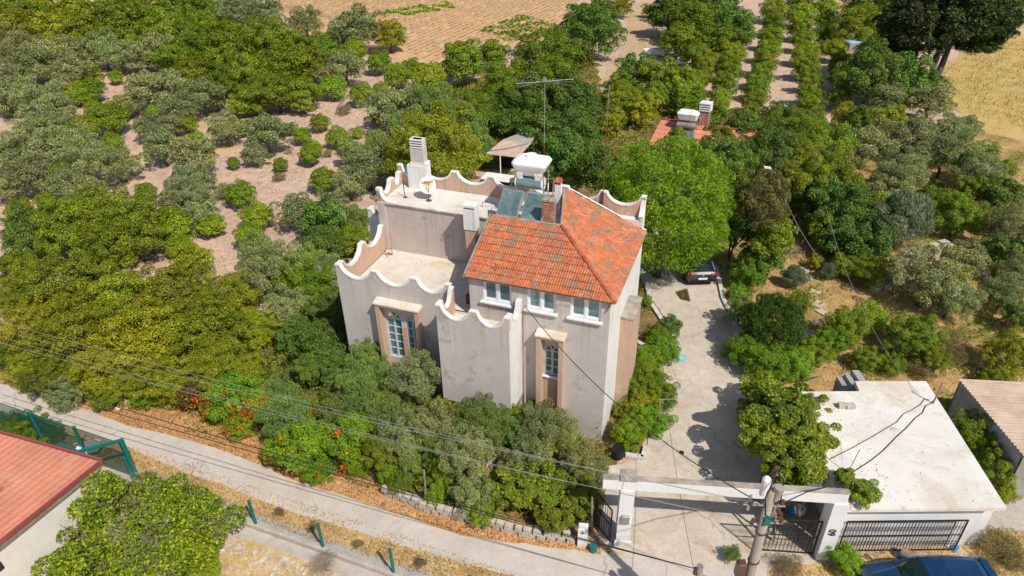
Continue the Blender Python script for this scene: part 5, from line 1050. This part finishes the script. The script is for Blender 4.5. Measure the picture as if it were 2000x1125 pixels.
# utility pole
up=empty('utility_pole',PT,0,'weathered concrete utility pole with insulators and cables before the gateway','utility pole')
MB().tube([(0,0,0),(0,0,4),(0,0,8.0)],[.17,.14,.115],14).build('pole',M['pole_conc'],up,smooth=True)
for z in (3.8,5.2,6.4): MB().cyl((0,0,z),(0,0,z+.05),.19-.0085*z+.012,n=14).build('steel_band',M['rust'],up)
MB().cyl((-.14,.10,7.75),(-.14,.10,8.30),.115,n=12).cyl((-.14,.10,8.30),(-.14,.10,8.36),.115,.06,n=12).build('lamp_housing',M['plastic_white'],up)
MB().cyl((.10,-.02,7.7),(.16,-.05,8.15),.11,.13,n=9).build('concrete_head',M['pole_conc'],up)
MB().tube([(-.75,.05,7.45),(.42,-.05,7.45)],.03,5).build('cross_arm',M['galv'],up); MB().tube([(-.35,.05,6.75),(.5,-.02,6.75)],.03,5).build('cross_arm',M['galv'],up)
for x,z in ((-.7,7.45),(-.45,7.45),(.35,7.45),(.45,6.75),(-.3,6.75),(.3,7.15)): MB().cyl((x,-.02,z+.02),(x,-.02,z+.18),.04,.055,n=8).build('insulator',M['ceramic'],up)
MB().cyl((.0,.22,8.3),(.1,.26,8.55),.05,n=8).build('insulator',M['ceramic'],up)
MB().bev(-.42,-.18,-.12,.12,4.55,5.15,.04).build('junction_box',M['ceramic'],up)
MB().box(-.5,-.44,.04,.09,7.2,7.75).build('bracket',M['galv'],up); MB().tube([(.1,.2,8.5),(-.1,-.1,8.3),(-.2,-.16,7.9),(-.1,-.2,7.3),(.2,-.2,7.0),(.3,-.1,6.4)],.022,5).tube([(.1,.2,8.5),(.3,.1,8.2),(.33,.05,7.5)],.02,5).build('jumper_cable',M['cable'],up)
MB().box(-.08,.08,-.21,-.19,6.9,7.25).build('sign_plate',M['green_steel'],up)
MB().tube([(.2,-.1,7.6),(1.9,2.3,.0)],.012,4).build('guy_wire',M['wire'],up)
sp2=empty('short_pole',(5.34,12.99,0),0,'top of a shorter grey pole at the bottom edge','pole'); MB().tube([(0,0,0),(0,0,3.8)],.07,8).build('pole',M['pole_conc'],sp2); MB().cyl((0,0,3.8),(0,0,4.05),.10,n=10).build('cap',M['galv'],sp2); MB().cyl((-.12,0,3.7),(-.12,0,3.95),.06,n=8).build('insulator',M['ceramic'],sp2)
def wire(name,a,b,sag,r,m,label,n=26):
    a,b=Vector(a),Vector(b); pts=[a.lerp(b,i/n)-Vector((0,0,sag*4*(i/n)*(1-i/n))) for i in range(n+1)]
    mb=MB(); mb.tube([p-a for p in pts],r,4); o=mb.build(name,m,None,loc=a,label=label,cat='overhead wire'); return o
T8=PT+Vector((0,0,0))
for i,(dz,px,py,z,lb) in enumerate(((7.62,-60,610,7.2,'uppermost'),(7.60,-60,628,7.0,'second from top'),(6.93,-60,640,6.9,'third from top'),(6.90,-60,652,6.7,'lowest'))):
    q=P(px,py,z); wire('power_line',PT+Vector((-.7+.25*(i%2),0,dz)),q,.35,.0065,M['wire'],f'thin pale overhead line crossing above the left hedge, {lb} at left edge')
for i,(py,lb) in enumerate(((706,'upper'),(722,'lower'))):
    wire('telephone_cable',(5.3,12.99,3.9),P(-60,py,4.2+.0*i),.25,.014,M['cable'],f'dark sagging telephone cable above the road verge, {lb} of two')
h0=HL(-3.45,-.03,6.35)
wire('service_cable',h0,PT+Vector((.1,.0,7.3)),.9,.015,M['cable'],'black service cable from the house wall to the utility pole')
wire('thin_wire',PT+Vector((-1.1,.8,3.0))*1.0,P(1303,805,2.0),.2,.009,M['cable'],'thin wire from the short pole across the driveway')
e0=P(1519,347,7.0)
# street lamp among trees
lb=P(1519,352,5.4); sl_=empty('street_lamp',(lb.x,lb.y,0),0,'curved-arm street lamp on a rusty pole among the trees','street lamp')
MB().tube([(0,0,0),(0,0,2.7),(0,0,5.4)],[.07,.055,.04],8).build('pole',M['rust'],sl_); MB().tube([(0,0,5.4),(-.1,0,5.75),(-.5,.2,6.05)],.035,6).build('arm',M['galv'],sl_); MB().loft([[(-.45,.14,6.02),(-.45,.26,6.02),(-.45,.26,6.12),(-.45,.14,6.12)],[(-.85,.16,6.08),(-.85,.28,6.08),(-.85,.28,6.18),(-.85,.16,6.18)]]).build('lamp_head',M['plastic_white'],sl_); MB().cyl((.05,0,5.4),(.05,0,5.7),.05,n=8).build('red_cap',M['brick_red'],sl_)
wire('lamp_wire',(lb.x,lb.y,5.35),P(1600,505,3.0),.3,.012,M['wire'],'pale wire slanting down from the street lamp into bushes')
wire('lamp_wire',P(1612,400,5.0),P(1790,765,2.6),1.0,.009,M['wire'],'second pale wire slanting towards the garage corner')

# mesh fence along the road's near side
fpx=[(502,1030),(633,1075),(770,1125)]; fb=[P(*p,0) for p in fpx]; fd=(fb[2]-fb[0])/2
fposts=[fb[0]-fd*2.05,fb[0]-fd,fb[0],fb[1],fb[2],fb[2]+fd]
fe=empty('mesh_fence',fb[0],0,'green steel mesh fence with posts along the lane at lower left','fence'); F0=fb[0]
an=math.atan2(fd.y,fd.x)
post=MB().box(-.04,.04,-.04,.04,0,1.45).box(-.05,.05,-.05,.05,1.45,1.5).mesh('post',M['green_steel'])
for p in fposts: link('post',post,fe,loc=p-F0,rot=(0,0,an))
MB().box(-6.4,9.4,-.13,.13,0,.22).build('kerb_wall',M['grey_slab'],fe,rz=an)
for a,b in zip(fposts,fposts[1:]):
    mb=MB(); a_,b_=a-F0,b-F0; n=34
    for i in range(n+1):
        p=a_.lerp(b_,i/n); mb.cyl(p+Vector((0,0,.22)),p+Vector((0,0,1.42)),.0016,n=3,cap=False)
    for j in range(9): mb.cyl(a_+Vector((0,0,.25+j*.145)),b_+Vector((0,0,.25+j*.145)),.0018,n=3,cap=False)
    mb.build('mesh_panel',M['green_steel'],fe,kind='stuff')
nf=Vector((-fd.y,fd.x,0)).normalized()
sheet('straw_verge',[(x,y+.02) for x,y in L]+[(x,y-1.15) for x,y in reversed(L)],.0085,M['straw'],step=.4,amp=.06)
lane=[fb[0]-fd*2.6,fb[2]+fd*1.5]
sheet('fence_strip',[tuple((lane[0]+nf*.5)[:2]),tuple((lane[1]+nf*.5)[:2]),tuple((lane[1]-nf*.6)[:2]),tuple((lane[0]-nf*.6)[:2])],.011,M['grey_slab'],step=.4,amp=.03)
sheet('rubble_ground',[tuple((lane[0]-nf*.55)[:2]),tuple((lane[1]-nf*.55)[:2]),(-2,9),(-16,9),(-17,18)],.007,M['straw'],step=.5,amp=.06)
mb=MB(); rs2=random.Random(11)
for i in range(900):
    t=rs2.random(); d=abs(rs2.gauss(0,.7))+.75; p=lane[0].lerp(lane[1],t)-nf*d; s_=rs2.uniform(.04,.15)*(1 if d<2 else .7)*(1.5 if i%25==0 else 1); an2=rs2.uniform(0,3.1)
    m4=Matrix.Translation((p.x,p.y,s_*.12))@Matrix.Rotation(an2,4,'Z')@Matrix.Rotation(rs2.uniform(-.3,.3),4,'X'); mb.box(-s_*.6,s_*.6,-s_*.45,s_*.45,-s_*.25,s_*.3,rot=m4)
mb.build('rubble',M['stone'],kind='stuff')
scatter('dry_grass',[tuple((lane[0]+nf*1.6)[:2]),tuple((lane[1]+nf*1.6)[:2]),tuple((lane[1]+nf*.9)[:2]),tuple((lane[0]+nf*.9)[:2])],9000,.15,.016,'s',21,zs=.03,tall=1,clump=-1.2)
# netted fence at far left
def shade_net():
    m,t,b=mat('dark_green_shade_net'); t.nodes.remove(b); out=t.nodes['Material Output']; d=N(t,'ShaderNodeBsdfDiffuse'); d.inputs[0].default_value=(.02,.11,.085,1); tr=N(t,'ShaderNodeBsdfTransparent'); mx=N(t,'ShaderNodeMixShader'); mx.inputs[0].default_value=.62
    t.links.new(tr.outputs[0],mx.inputs[1]); t.links.new(d.outputs[0],mx.inputs[2]); t.links.new(mx.outputs[0],out.inputs[0]); return m
M['net']=shade_net()
g0=P(270,935,0); gdir=(fd/fd.length); ne=empty('netted_fence',g0,0,'green fence covered with dark shade net at the left edge','fence')
for i in range(5):
    p=-gdir*(.15+2.55*i); o=link('post',post,ne,loc=p,rot=(0,0,an)); o.scale=(1.2,1.2,1.35)
    if i<4:
        q=-gdir*(.15+2.55*(i+1)); MB().add([p+Vector((0,0,.05)),q+Vector((0,0,.05)),q+Vector((0,0,1.95)),p+Vector((0,0,1.95))],[(0,1,2,3)]).build('shade_net',M['net'],ne)
        MB().tube([p+Vector((0,0,1.96)),q+Vector((0,0,1.96))],.02,5).build('top_rail',M['green_steel'],ne)
g1=P(217,950,0); gf=empty('green_gate_frame',g0,0,'tall teal steel gate frame beside the red-roofed outbuilding','gate frame'); dv_=g1-g0; dn=dv_.normalized()
def bx(a,b,w,m,nm,par):
    d=(b-a).normalized(); s_=d.cross(Vector((0,0,1))) if abs(d.z)<.9 else Vector((dn.y,-dn.x,0)); s_.normalize(); u=s_.cross(d); r=[]
    for p in (a,b): r.append([p+s_*w+u*w,p-s_*w+u*w,p-s_*w-u*w,p+s_*w-u*w])
    MB().loft(r).build(nm,m,par)
Z=Vector((0,0,1))
bx(Vector((0,0,0)),Z*2.25,.06,M['green_steel'],'gate_post',gf); bx(dn*1.45,dn*1.45+Z*2.25,.06,M['green_steel'],'gate_post',gf); bx(Z*2.19,dn*1.45+Z*2.19,.055,M['green_steel'],'top_bar',gf); bx(Z*.08,dn*1.45+Z*.08,.04,M['green_steel'],'bottom_bar',gf)
lf2=Vector((math.cos(2.5),math.sin(2.5),0))
MB().add([dn*1.4+Z*.15,dn*1.4-gdir*1.2+Z*.15,dn*1.4-gdir*1.2+Z*2.0,dn*1.4+Z*2.0],[(0,1,2,3)]).build('shade_net',M['net'],gf)
bx(dn*1.4-gdir*1.2,dn*1.4-gdir*1.2+Z*2.1,.035,M['green_steel'],'leaf_stile',gf); bx(dn*1.4+Z*2.05,dn*1.4-gdir*1.2+Z*2.05,.035,M['green_steel'],'leaf_rail',gf)
bt=empty('washbasin',P(180,885,.3),.3,'old white basin lying behind the outbuilding roof corner','basin')
MB().loft([rr(-.35,.35,-.2,.2,.2,.1),rr(-.45,.45,-.26,.26,.5,.12)]).build('bowl',M['plastic_white'],bt); MB().tube([(-.45,0,.5),(-.5,0,.68),(-.2,0,.7)],.03,6).build('tap',M['galv'],bt)
MB().loft([rr(-.2,.2,-.15,.15,0,.05),rr(-.25,.25,-.2,.2,.3,.05)]).build('white_bucket',M['plastic_white'],None,loc=P(166,893,.2),label='small white tub left of the old basin',cat='tub')
# outbuilding lower left with red tile-sheet roof
oA,oB,oC=P(75,868,3.1),P(190,900,3.1),P(0,1055,2.85)
ax=(oA-oB); ax.z=0; ax.normalize(); bx_=Vector((ax.y,-ax.x,0)); bx_=(oC-oB); bx_.z=0; bx_.normalize()
ob=empty('outbuilding',oB*1.0,0,'outbuilding with salmon-red tile-sheet roof and rough white wall, lower left','outbuilding'); ob.location.z=0
Lb=6.2; La=5.2; zt=3.1; sl__=-.05
for r in range(18):
    v0=r*.345; v1=v0+.36; mb=MB(); n=56; lo_=[];hi_=[];bo=[]
    for i in range(n+1):
        u=-.12+(La+.12)*i/n; wv=.013*math.cos(2*math.pi*u/.30)
        p=ax*u; lo_.append(p+bx_*v1+Vector((0,0,zt+sl__*v1+.045+wv))); hi_.append(p+bx_*v0+Vector((0,0,zt+sl__*v0+.004+wv))); bo.append(p+bx_*v1+Vector((0,0,zt+sl__*v1-.01+wv)))
    mb.loft([hi_,lo_,bo],closed=False); mb.build('tile_course',M['red_plastic'],ob)
def obx(u0,u1,v0,v1,z0,z1,nm,m):
    r=[]
    for v,zz in ((v0,sl__*v0),(v1,sl__*v1)): r.append([ax*u+bx_*v+Vector((0,0,z+(zz if z>1 else 0))) for u,z in ((u0,z0),(u1,z0),(u1,z1),(u0,z1))])
    MB().loft(r).build(nm,m,ob)
obx(-.17,-.10,-.05,Lb,zt-.10,zt+.06,'verge_trim',M['red_dark']); obx(-.13,La,-.10,-.02,zt-.02,zt+.07,'ridge_trim',M['red_dark'])
obx(-.12,-.04,-.02,Lb,zt-.32,zt-.10,'barge_board',M['wood']); obx(0,La,.0,Lb,0,zt-.07,'wall',M['stucco'])
for vv in (3.95,): obx(-.012,.02,vv,vv+.55,1.95,2.3,'vent_opening',M['dark'])
MB().add([ax*1.9+bx_*2.0+Vector((0,0,zt+sl__*2.0+.075)),ax*2.15+bx_*2.0+Vector((0,0,zt+sl__*2.0+.075)),ax*2.15+bx_*2.33+Vector((0,0,zt+sl__*2.3+.075)),ax*1.9+bx_*2.33+Vector((0,0,zt+sl__*2.3+.075))],[(0,1,2,3)]).build('patched_tile',M['ridge'],ob)
# big bush lower left
big=crown_mesh('big_bush_crown','bb',555,60000,.042,.022,M_=120,rin=.80,rb=.17,zmin=-.4,out=.45,core=.70,jit=.17,asp=.85,shell=.7)
x,y,R=crown_at(284,1070,300,.0,.8); e=special_tree('sprawling_bush','large sprawling yellow-green bush beside the outbuilding, bottom left','bush',x,y,R,R*.8,R,big,MB().tube([(0,0,0),(0,0,R*.6)],.12),M['bark'])
for (ox,oy,zz,rr_) in ((-1.25,-.9,.9,1.05),(1.2,.15,.8,.95),(.5,.95,1.0,.9),(-.75,1.0,1.0,.85),(.9,-.9,.9,1.0),(0,.1,1.9,1.1)):
    c=link('crown',big,e,loc=(ox,oy,zz)); c.scale=(rr_,rr_*.95,rr_*1.05); c.rotation_euler=(0,0,ox*3+oy)
tw=crown_mesh('dead_twigs','w',556,2200,.14,.005,M_=26,rin=.82,rb=.2,zmin=.1,tmode='out',core=.2,asp=.85,jit=.15,shell=.8); o=link('dead_twigs',tw,e,loc=(0,0,R*.9)); o.scale=(R,R,R)

# corrugated shed at the right
A_=P(1873,741,2.3); cs_=empty('corrugated_shed',(A_.x,A_.y,0),0,'low shed with pinkish corrugated roof at the right edge','shed')
mb=MB(); rows2=[]; yb_=-4.4; n=88; top=[];bot=[]
for i in range(n+1):
    y=yb_*i/n; wv=.035*math.cos(2*math.pi*y/.18); top.append((.0,y,2.3+wv)); bot.append((6.5,y-.0-1.0*0+0,2.3+wv-.15))
mb.loft([top,[(x-.0,y-.55,z) for x,y,z in bot]],closed=False); o=mb.build('roof_sheet',M['corr'],cs_); o.modifiers.new('s','SOLIDIFY').thickness=.012
MB().box(.05,.2,yb_+.1,-.1,0,2.24).build('end_wall',M['corr_grey'],cs_); MB().add([(.06,0,0),(6.4,-.55,0),(6.4,-.55,2.1),(.06,0,2.24)],[(0,1,2,3)]).build('side_wall',M['corr_grey'],cs_); MB().add([(.06,yb_,0),(6.4,yb_-.55,0),(6.4,yb_-.55,2.1),(.06,yb_,2.24)],[(0,3,2,1)]).build('side_wall',M['corr_grey'],cs_)
# broken path slabs and stone wall in the wild garden
pth=empty('stepping_stone_path',P(1590,600,0),0,'path of uneven pale stepping stones between bushes','path'); o0=pth.location
for i,(px,py,w_) in enumerate(((1567,528,.9),(1578,545,.7),(1592,572,.7),(1598,596,.9),(1606,612,.8),(1618,628,.9),(1590,632,.6),(1582,652,.8),(1600,655,.9),(1572,668,.8),(1590,680,.9),(1560,692,.9))):
    q=P(px,py,0)-o0; o=link('stone',stone_me[i%5],pth,loc=(q.x,q.y,.05)); o.scale=(w_*.85,w_*.6,.12); o.rotation_euler=(0,0,i*1.3)
bwl=empty('broken_stone_wall',P(1780,530,0),0,'broken pale stone wall among olives at the right','wall'); o0=bwl.location
pl=[tuple(P(*p,0)[:2]) for p in ((1700,572),(1735,560),(1752,540),(1765,520),(1800,505),(1835,495),(1875,512),(1915,545))]
stones_along(bwl,pl,.6,.45,.5,2,(o0.x,o0.y))
MB().loft([rr(-.3,.3,-.25,.25,0,.1),rr(-.36,.36,-.3,.3,.3,.12),rr(-.1,.14,-.1,.1,.75,.05)]).build('white_sack',M['plastic_white'],None,loc=P(1849,598,.1),label='white sack standing under the large olive at the right',cat='sack')
pm=MB(); 
for i in range(22): a=i*.33; pm.tube([(0,0,.05),(math.cos(a)*.5,math.sin(a)*.6,.22),(math.cos(a)*.9,math.sin(a)*1.0,.03)],.02,4)
pm.build('dead_palm_fronds',M['wood'],None,loc=P(1548,492,0),label='heap of dry palm fronds on bare earth by the path',cat='palm fronds')
MB().tube([(0,0,0),(.05,0,1.0)],.04,5).cyl((0,0,1.0),(.0,0,1.06),.2,n=6).build('wooden_marker',M['rust'],None,loc=P(1577,705,0),label='short rusty stake with flat top behind the thuja',cat='stake')
# far house with red roof
def hill(px,py,z): return P(px,py,z)
r0,r1=P(1300,234,5.0),P(1500,262,5.0); ux=(r1-r0); Lh=ux.length; ux.normalize(); dn_=Vector((ux.y,-ux.x,0)); dn_=dn_ if dn_.y<0 else -dn_
hs=empty('far_house',(r0.x,r0.y,0),math.atan2(ux.y,ux.x),'distant low house with faded red roof half hidden by trees','house')
for sgn,nm in ((-1,'roof_slope'),(1,'roof_slope')):
    for r in range(6):
        v0,v1=r*.52,(r+1)*.52+.03; MB().add([(-.3,sgn*v0,5.0-v0*.32+.0),(Lh,sgn*v0,5.0-v0*.32),(Lh,sgn*v1,5.0-v1*.32+.05),(-.3,sgn*v1,5.0-v1*.32+.05),(-.3,sgn*v1,5.0-v1*.32-.02),(Lh,sgn*v1,5.0-v1*.32-.02)],[(0,1,2,3),(3,2,5,4)]).build('tile_course',M['red_plastic'],hs)
MB().box(0,Lh-.3,-2.8,2.8,0,4.0).build('wall',M['wall_side'],hs); MB().tube([(-.3,0,5.03),(Lh,0,5.03)],.1,6).build('ridge',M['red_dark'],hs)
ck=P(1381,240,4.8); cl_=Matrix.Rotation(-hs.rotation_euler.z,3,'Z')@(ck-Vector((r0.x,r0.y,0)))
c_=MB().box(cl_.x-.35,cl_.x+.3,-.1,.5,4.2,6.0).build('chimney',M['brick_red'],hs)
for i in range(4): MB().box(cl_.x-.42,cl_.x+.37,-.16,.56,6.02+i*.16,6.09+i*.16).build('louvre_slab',M['cap'],c_)
MB().box(cl_.x-.2,cl_.x+.15,.05,.35,6.0,6.5).build('flue_core',M['black_plastic'],c_)
s2=empty('solar_water_heater',P(1340,258,4.6),hs.rotation_euler.z+.05,'small distant solar water heater with white tank on the far red roof','water heater'); s2.scale=(.72,.72,.72)
MB().loft([rr(-.9,.9,-.35,.5,1.3,.15),rr(-1.05,1.05,-.5,.6,1.9,.2),rr(-.8,.8,-.3,.4,2.15,.2)]).build('cold_tank',M['plastic_white'],s2); MB().cyl((-.9,-.3,.75),(.9,-.3,.75),.3,n=12).build('boiler',M['galv'],s2)
for a in (-1.0,.1): MB().add([(a,-2.2,-.6),(a+.9,-2.2,-.6),(a+.9,-.8,.45),(a,-.8,.45)],[(0,1,2,3)]).build('collector',M['collector'],s2)
MB().tube([(-.9,.2,-.5),(-.9,.2,1.3)],.05,5).tube([(.9,.2,-.5),(.9,.2,1.3)],.05,5).tube([(1.1,.2,-.5),(1.1,.2,1.9),(1.9,.2,1.9),(1.9,.2,-.5)],.03,5).build('stand',M['galv'],s2)
# shed with old tiles behind the house
q=P(988,292,1.9); s3=empty('old_shed',(q.x,q.y,0),HA,'old shed with weathered corrugated roof behind the solar heater','shed')
mb=MB(); n=60
t0=[(-1.1+2.6*i/n,-1.3,1.9+.05*math.cos(2*math.pi*i/3)) for i in range(n+1)]; t1=[(-.7+2.4*i/n,1.2,2.15+.05*math.cos(2*math.pi*i/3)) for i in range(n+1)]; t2=[(.2+1.3*i/n,3.0,2.2+.05*math.cos(2*math.pi*i/3)) for i in range(n+1)]
mb.loft([t0,t1],closed=False); mb.build('roof_sheet',M['corr'],s3); MB().loft([t1,t2],closed=False).build('roof_sheet',M['corr_grey'],s3)
MB().box(-.8,1.4,.9,1.05,0,1.9).build('back_wall',M['dark'],s3); MB().tube([(0,-1.25,0),(0,-1.25,1.9)],.05,5).build('post',M['plastic_white'],s3); MB().tube([(1.3,-1.25,0),(1.3,-1.25,1.9)],.05,5).build('post',M['wood'],s3)
MB().tube([(-1.0,-.9,2.03),(.3,-.1,2.11),(1.5,1.0,2.24)],.035,5).build('blue_pipe',M['blue_plastic'],None,loc=(q.x,q.y,0),rz=HA,label='blue pipe lying across the old shed roof',cat='pipe')
MB().box(-1,1.3,-2.9,-1.6,.5,.56).build('white_sheet',M['plastic_white'],None,loc=(q.x,q.y,0),rz=HA,label='pale sheet laid in front of the old shed',cat='sheet')
# bee hives
for i,(px,py,lb) in enumerate(((1258,117,'nearest on the left'),(1264,104,'far row, leftmost'),(1276,103,'far row, second'),(1287,104,'far row, third'),(1299,106,'far row, fourth'),(1330,108,'far row, rightmost, darker'),(1332,121,'near row, left of the right pair'),(1342,119,'near row, rightmost'))):
    q=P(px,py,.3); e=empty('beehive',(q.x,q.y,0),.1*i,f'small white beehive box beside the dirt track, {lb}','beehive','beehives beside the dirt track')
    MB().box(-.42,.42,-.36,.36,.15,.7).build('box',M['plastic_white'] if i!=5 else M['blue_plastic'],e); MB().box(-.46,.46,-.4,.4,.7,.8).build('lid',M['plastic_white'],e)
q=P(1668,112,0); e=empty('blue_tank',(q.x,q.y,0),0,'pale blue water basin among orchard trees near the dark conifer','water tank'); MB().box(-1.5,1.5,-1.4,1.4,0,1.9).build('tank_wall',M['conc_top'],e); MB().box(-1.3,1.3,-1.2,1.2,1.9,1.94).build('cover',M['blue_paint'],e)
# litter
for i,(px,py,s_,lb) in enumerate(((55,742,.10,'white litter scrap by the verge, smaller left one'),(56+2,731,.12,'white crumpled scrap, leftmost on the road verge'),(142,738,.12,'white scrap on the verge under the thicket'),(232,796,.17,'white crumpled bag on the verge under the telephone cable'),(197,795,.12,'small pale scrap left of the crumpled bag'),(572,910,.16,'white rag beneath the orange flowers at the road edge'))):
    if i==0: continue
    o=link('litter',stone_me[i%5],None,loc=P(px,py,.05),label=lb,cat=None) if False else link('litter',stone_me[i%5].copy(),None,loc=P(px,py,.05)); o.data.materials.clear(); o.data.materials.append(M['plastic_white']); o.scale=(s_*1.3,s_,s_*.7); o['label']=lb; o['category']='litter'; o.rotation_euler=(.3,.2,i)
MB().cyl((0,0,0),(0,0,.75),.24,n=12).build('metal_drum',M['galv'],None,loc=HL(-3.3,-2.1,0),label='grey metal drum under the bay corner',cat='drum')
MB().loft([[(-.5,-.5,0),(.5,-.6,0),(.7,.4,0),(-.4,.6,0)],[(-.2,-.2,.45),(.2,-.25,.4),(.3,.15,.5),(-.2,.2,.5)]]).build('sand_heap',M['stone'],None,loc=HL(-3.9,-2.4,0),label='pale heap of rubble under the bay corner',cat='heap')
MB().cyl((0,0,.22),(1.3,.25,.20),.22,.19,n=10).build('cut_log',M['wood'],None,loc=P(1757,1085,0),rz=-1.0,label='cut grey log lying in front of the garage gate',cat='log')
MB().bev(-.18,.18,-.1,.1,0,.05,.01).build('blue_scrap',M['blue_plastic'],None,loc=P(1864,1072,0),rz=.6,label='bright blue plastic scrap on dry grass before the garage',cat='litter')
MB().cyl((0,0,.01),(0,0,.05),.11,n=10).build('drain_cover',M['iron'],None,loc=P(1331,885,0),label='small dark round cover on the driveway',cat='cover')

# ---------------------------------------------------------------- cars
def car(loc,rz,paint,label,L=4.25,Wd=1.78,H=1.46,hatch=True):
    e=empty('parked_car',loc,rz,label,'car'); hw=Wd/2; f=L/2
    def ring(x,w,zb,zs,zt,k=.86): return [(x,-w*.92,zb),(x,-w,zb+.12),(x,-w,zs),(x,-w*k,zt),(x,-w*k*.5,zt+.02),(x,w*k*.5,zt+.02),(x,w*k,zt),(x,w,zs),(x,w,zb+.12),(x,w*.92,zb)]
    S_=[(f,.62,.32,.52,.56),(f-.06,.76,.24,.58,.64),(f-.3,.95,.2,.66,.76),(f-.8,1,.2,.74,.86),(f-1.25,1,.2,.80,.94),(0,1,.2,.84,.96),(-f+1.0,1,.2,.86,.98),(-f+.35,.98,.22,.86,.98),(-f+.10,.92,.28,.80,.92),(-f,.84,.34,.70,.80)]
    MB().loft([ring(x,hw*w,zb,zs,zt) for x,w,zb,zs,zt in S_]).build('body',paint,e,smooth=False)
    rb_=-f+.18 if hatch else -f+.75
    G=[(f-1.18,.80,.80,.945),(f-1.85,.80,.70,H-.10),(f-2.2,.80,.68,H-.02),(0-.3,.80,.68,H),(rb_+.75,.80,.66,H-.05),(rb_+.42,.79,.64,H-.16),(rb_,.78,.76,.97)]
    def gr(x,w0,w1,z): return [(x,-hw*w0*1.03,.93),(x,-hw*w1,max(.945,z-.04)),(x,-hw*w1*.7,max(.95,z)),(x,hw*w1*.7,max(.95,z)),(x,hw*w1,max(.945,z-.04)),(x,hw*w0*1.03,.93)]
    MB().loft([gr(*g) for g in G]).build('windows',M['car_glass'],e)
    rp=[]
    for x,w1,z in ((f-1.88,.69,H-.09),(f-2.2,.69,H-.01),(-.3,.69,H+.012),(rb_+.72,.67,H-.035),(rb_+.40,.655,H-.15)):
        rp.append([(x,-hw*w1*1.01,z-.06),(x,-hw*w1*.72,z+.004),(x,hw*w1*.72,z+.004),(x,hw*w1*1.01,z-.06),(x,hw*w1*.8,z-.07),(x,-hw*w1*.8,z-.07)])
    MB().loft(rp).build('roof',paint,e)
    for s in (-1,1):
        pl_=MB()
        pl_.tube([(f-1.20,s*hw*.81,.95),(f-1.86,s*hw*.70,H-.12)],.035,5).tube([(rb_+.02,s*hw*.78,.96),(rb_+.44,s*hw*.665,H-.17)],.07,5).tube([(-.25,s*hw*.815,.95),(-.3,s*hw*.70,H-.05)],.035,5)
        pl_.tube([(f-1.86,s*hw*.70,H-.12),(f-2.2,s*hw*.70,H-.06),(-.3,s*hw*.70,H-.045),(rb_+.5,s*hw*.68,H-.12)],.03,5)
        pl_.build('window_pillars',paint,e)
    for s in (-1,1):
        for x in (f-.82,-f+.82):
            w=MB().cyl((x,s*(hw-.20),.31),(x,s*(hw+.005),.31),.31,n=18).build('wheel',M['tyre'],e); MB().cyl((x,s*(hw-.1),.31),(x,s*(hw+.012),.31),.20,n=10).build('rim',M['chrome'],w)
        MB().loft([[(-f+.02,s*hw*.50,.74),(-f+.02,s*hw*.50,.86),(-f+.16,s*hw*.965,.89),(-f+.12,s*hw*.965,.74)],[(-f-.012,s*hw*.50,.73),(-f-.012,s*hw*.50,.85),(-f+.10,s*hw*.99,.88),(-f+.06,s*hw*.98,.73)]]).build('tail_light',M['lamp_red'],e)
        MB().loft([[(f-.05,s*hw*.45,.56),(f-.08,s*hw*.45,.66),(f-.38,s*hw*.93,.73),(f-.30,s*hw*.93,.60)],[(f-.0,s*hw*.45,.55),(f-.04,s*hw*.45,.67),(f-.36,s*hw*.97,.75),(f-.28,s*hw*.98,.59)]]).build('headlight',M['chrome'],e)
        MB().box(f-1.5,f-1.35,s*(hw+.0)-.0 if s>0 else -hw-.17,(hw+.17) if s>0 else -hw,.92,1.04).build('wing_mirror',paint,e)
    MB().box(-f-.03,-f+.1,-hw*.80,hw*.80,.34,.50).build('rear_bumper',M['black_plastic'],e); MB().box(-f-.045,-f-.02,-.26,.26,.50,.61).build('number_plate',M['plate'],e); MB().cyl((-f-.015,0,.77),(-f+.0,0,.77),.05,n=10).build('badge',M['chrome'],e)
    if hatch: MB().box(rb_+.30,rb_+.52,-hw*.6,hw*.6,H-.11,H-.075).build('spoiler',paint,e)
    return e
c1=P(1341,560,0); c2=P(1396,562,0); cm=(c1+c2)/2; 
car((cm.x,cm.y+2.15,.02),R_(91.5),M['car_dark'],'dark grey hatchback parked in pine shade at the driveway end')
car((13.95,14.5,.02),R_(178),M['car_blue'],'dark blue car at the bottom edge in front of the garage',L=4.5,hatch=True)
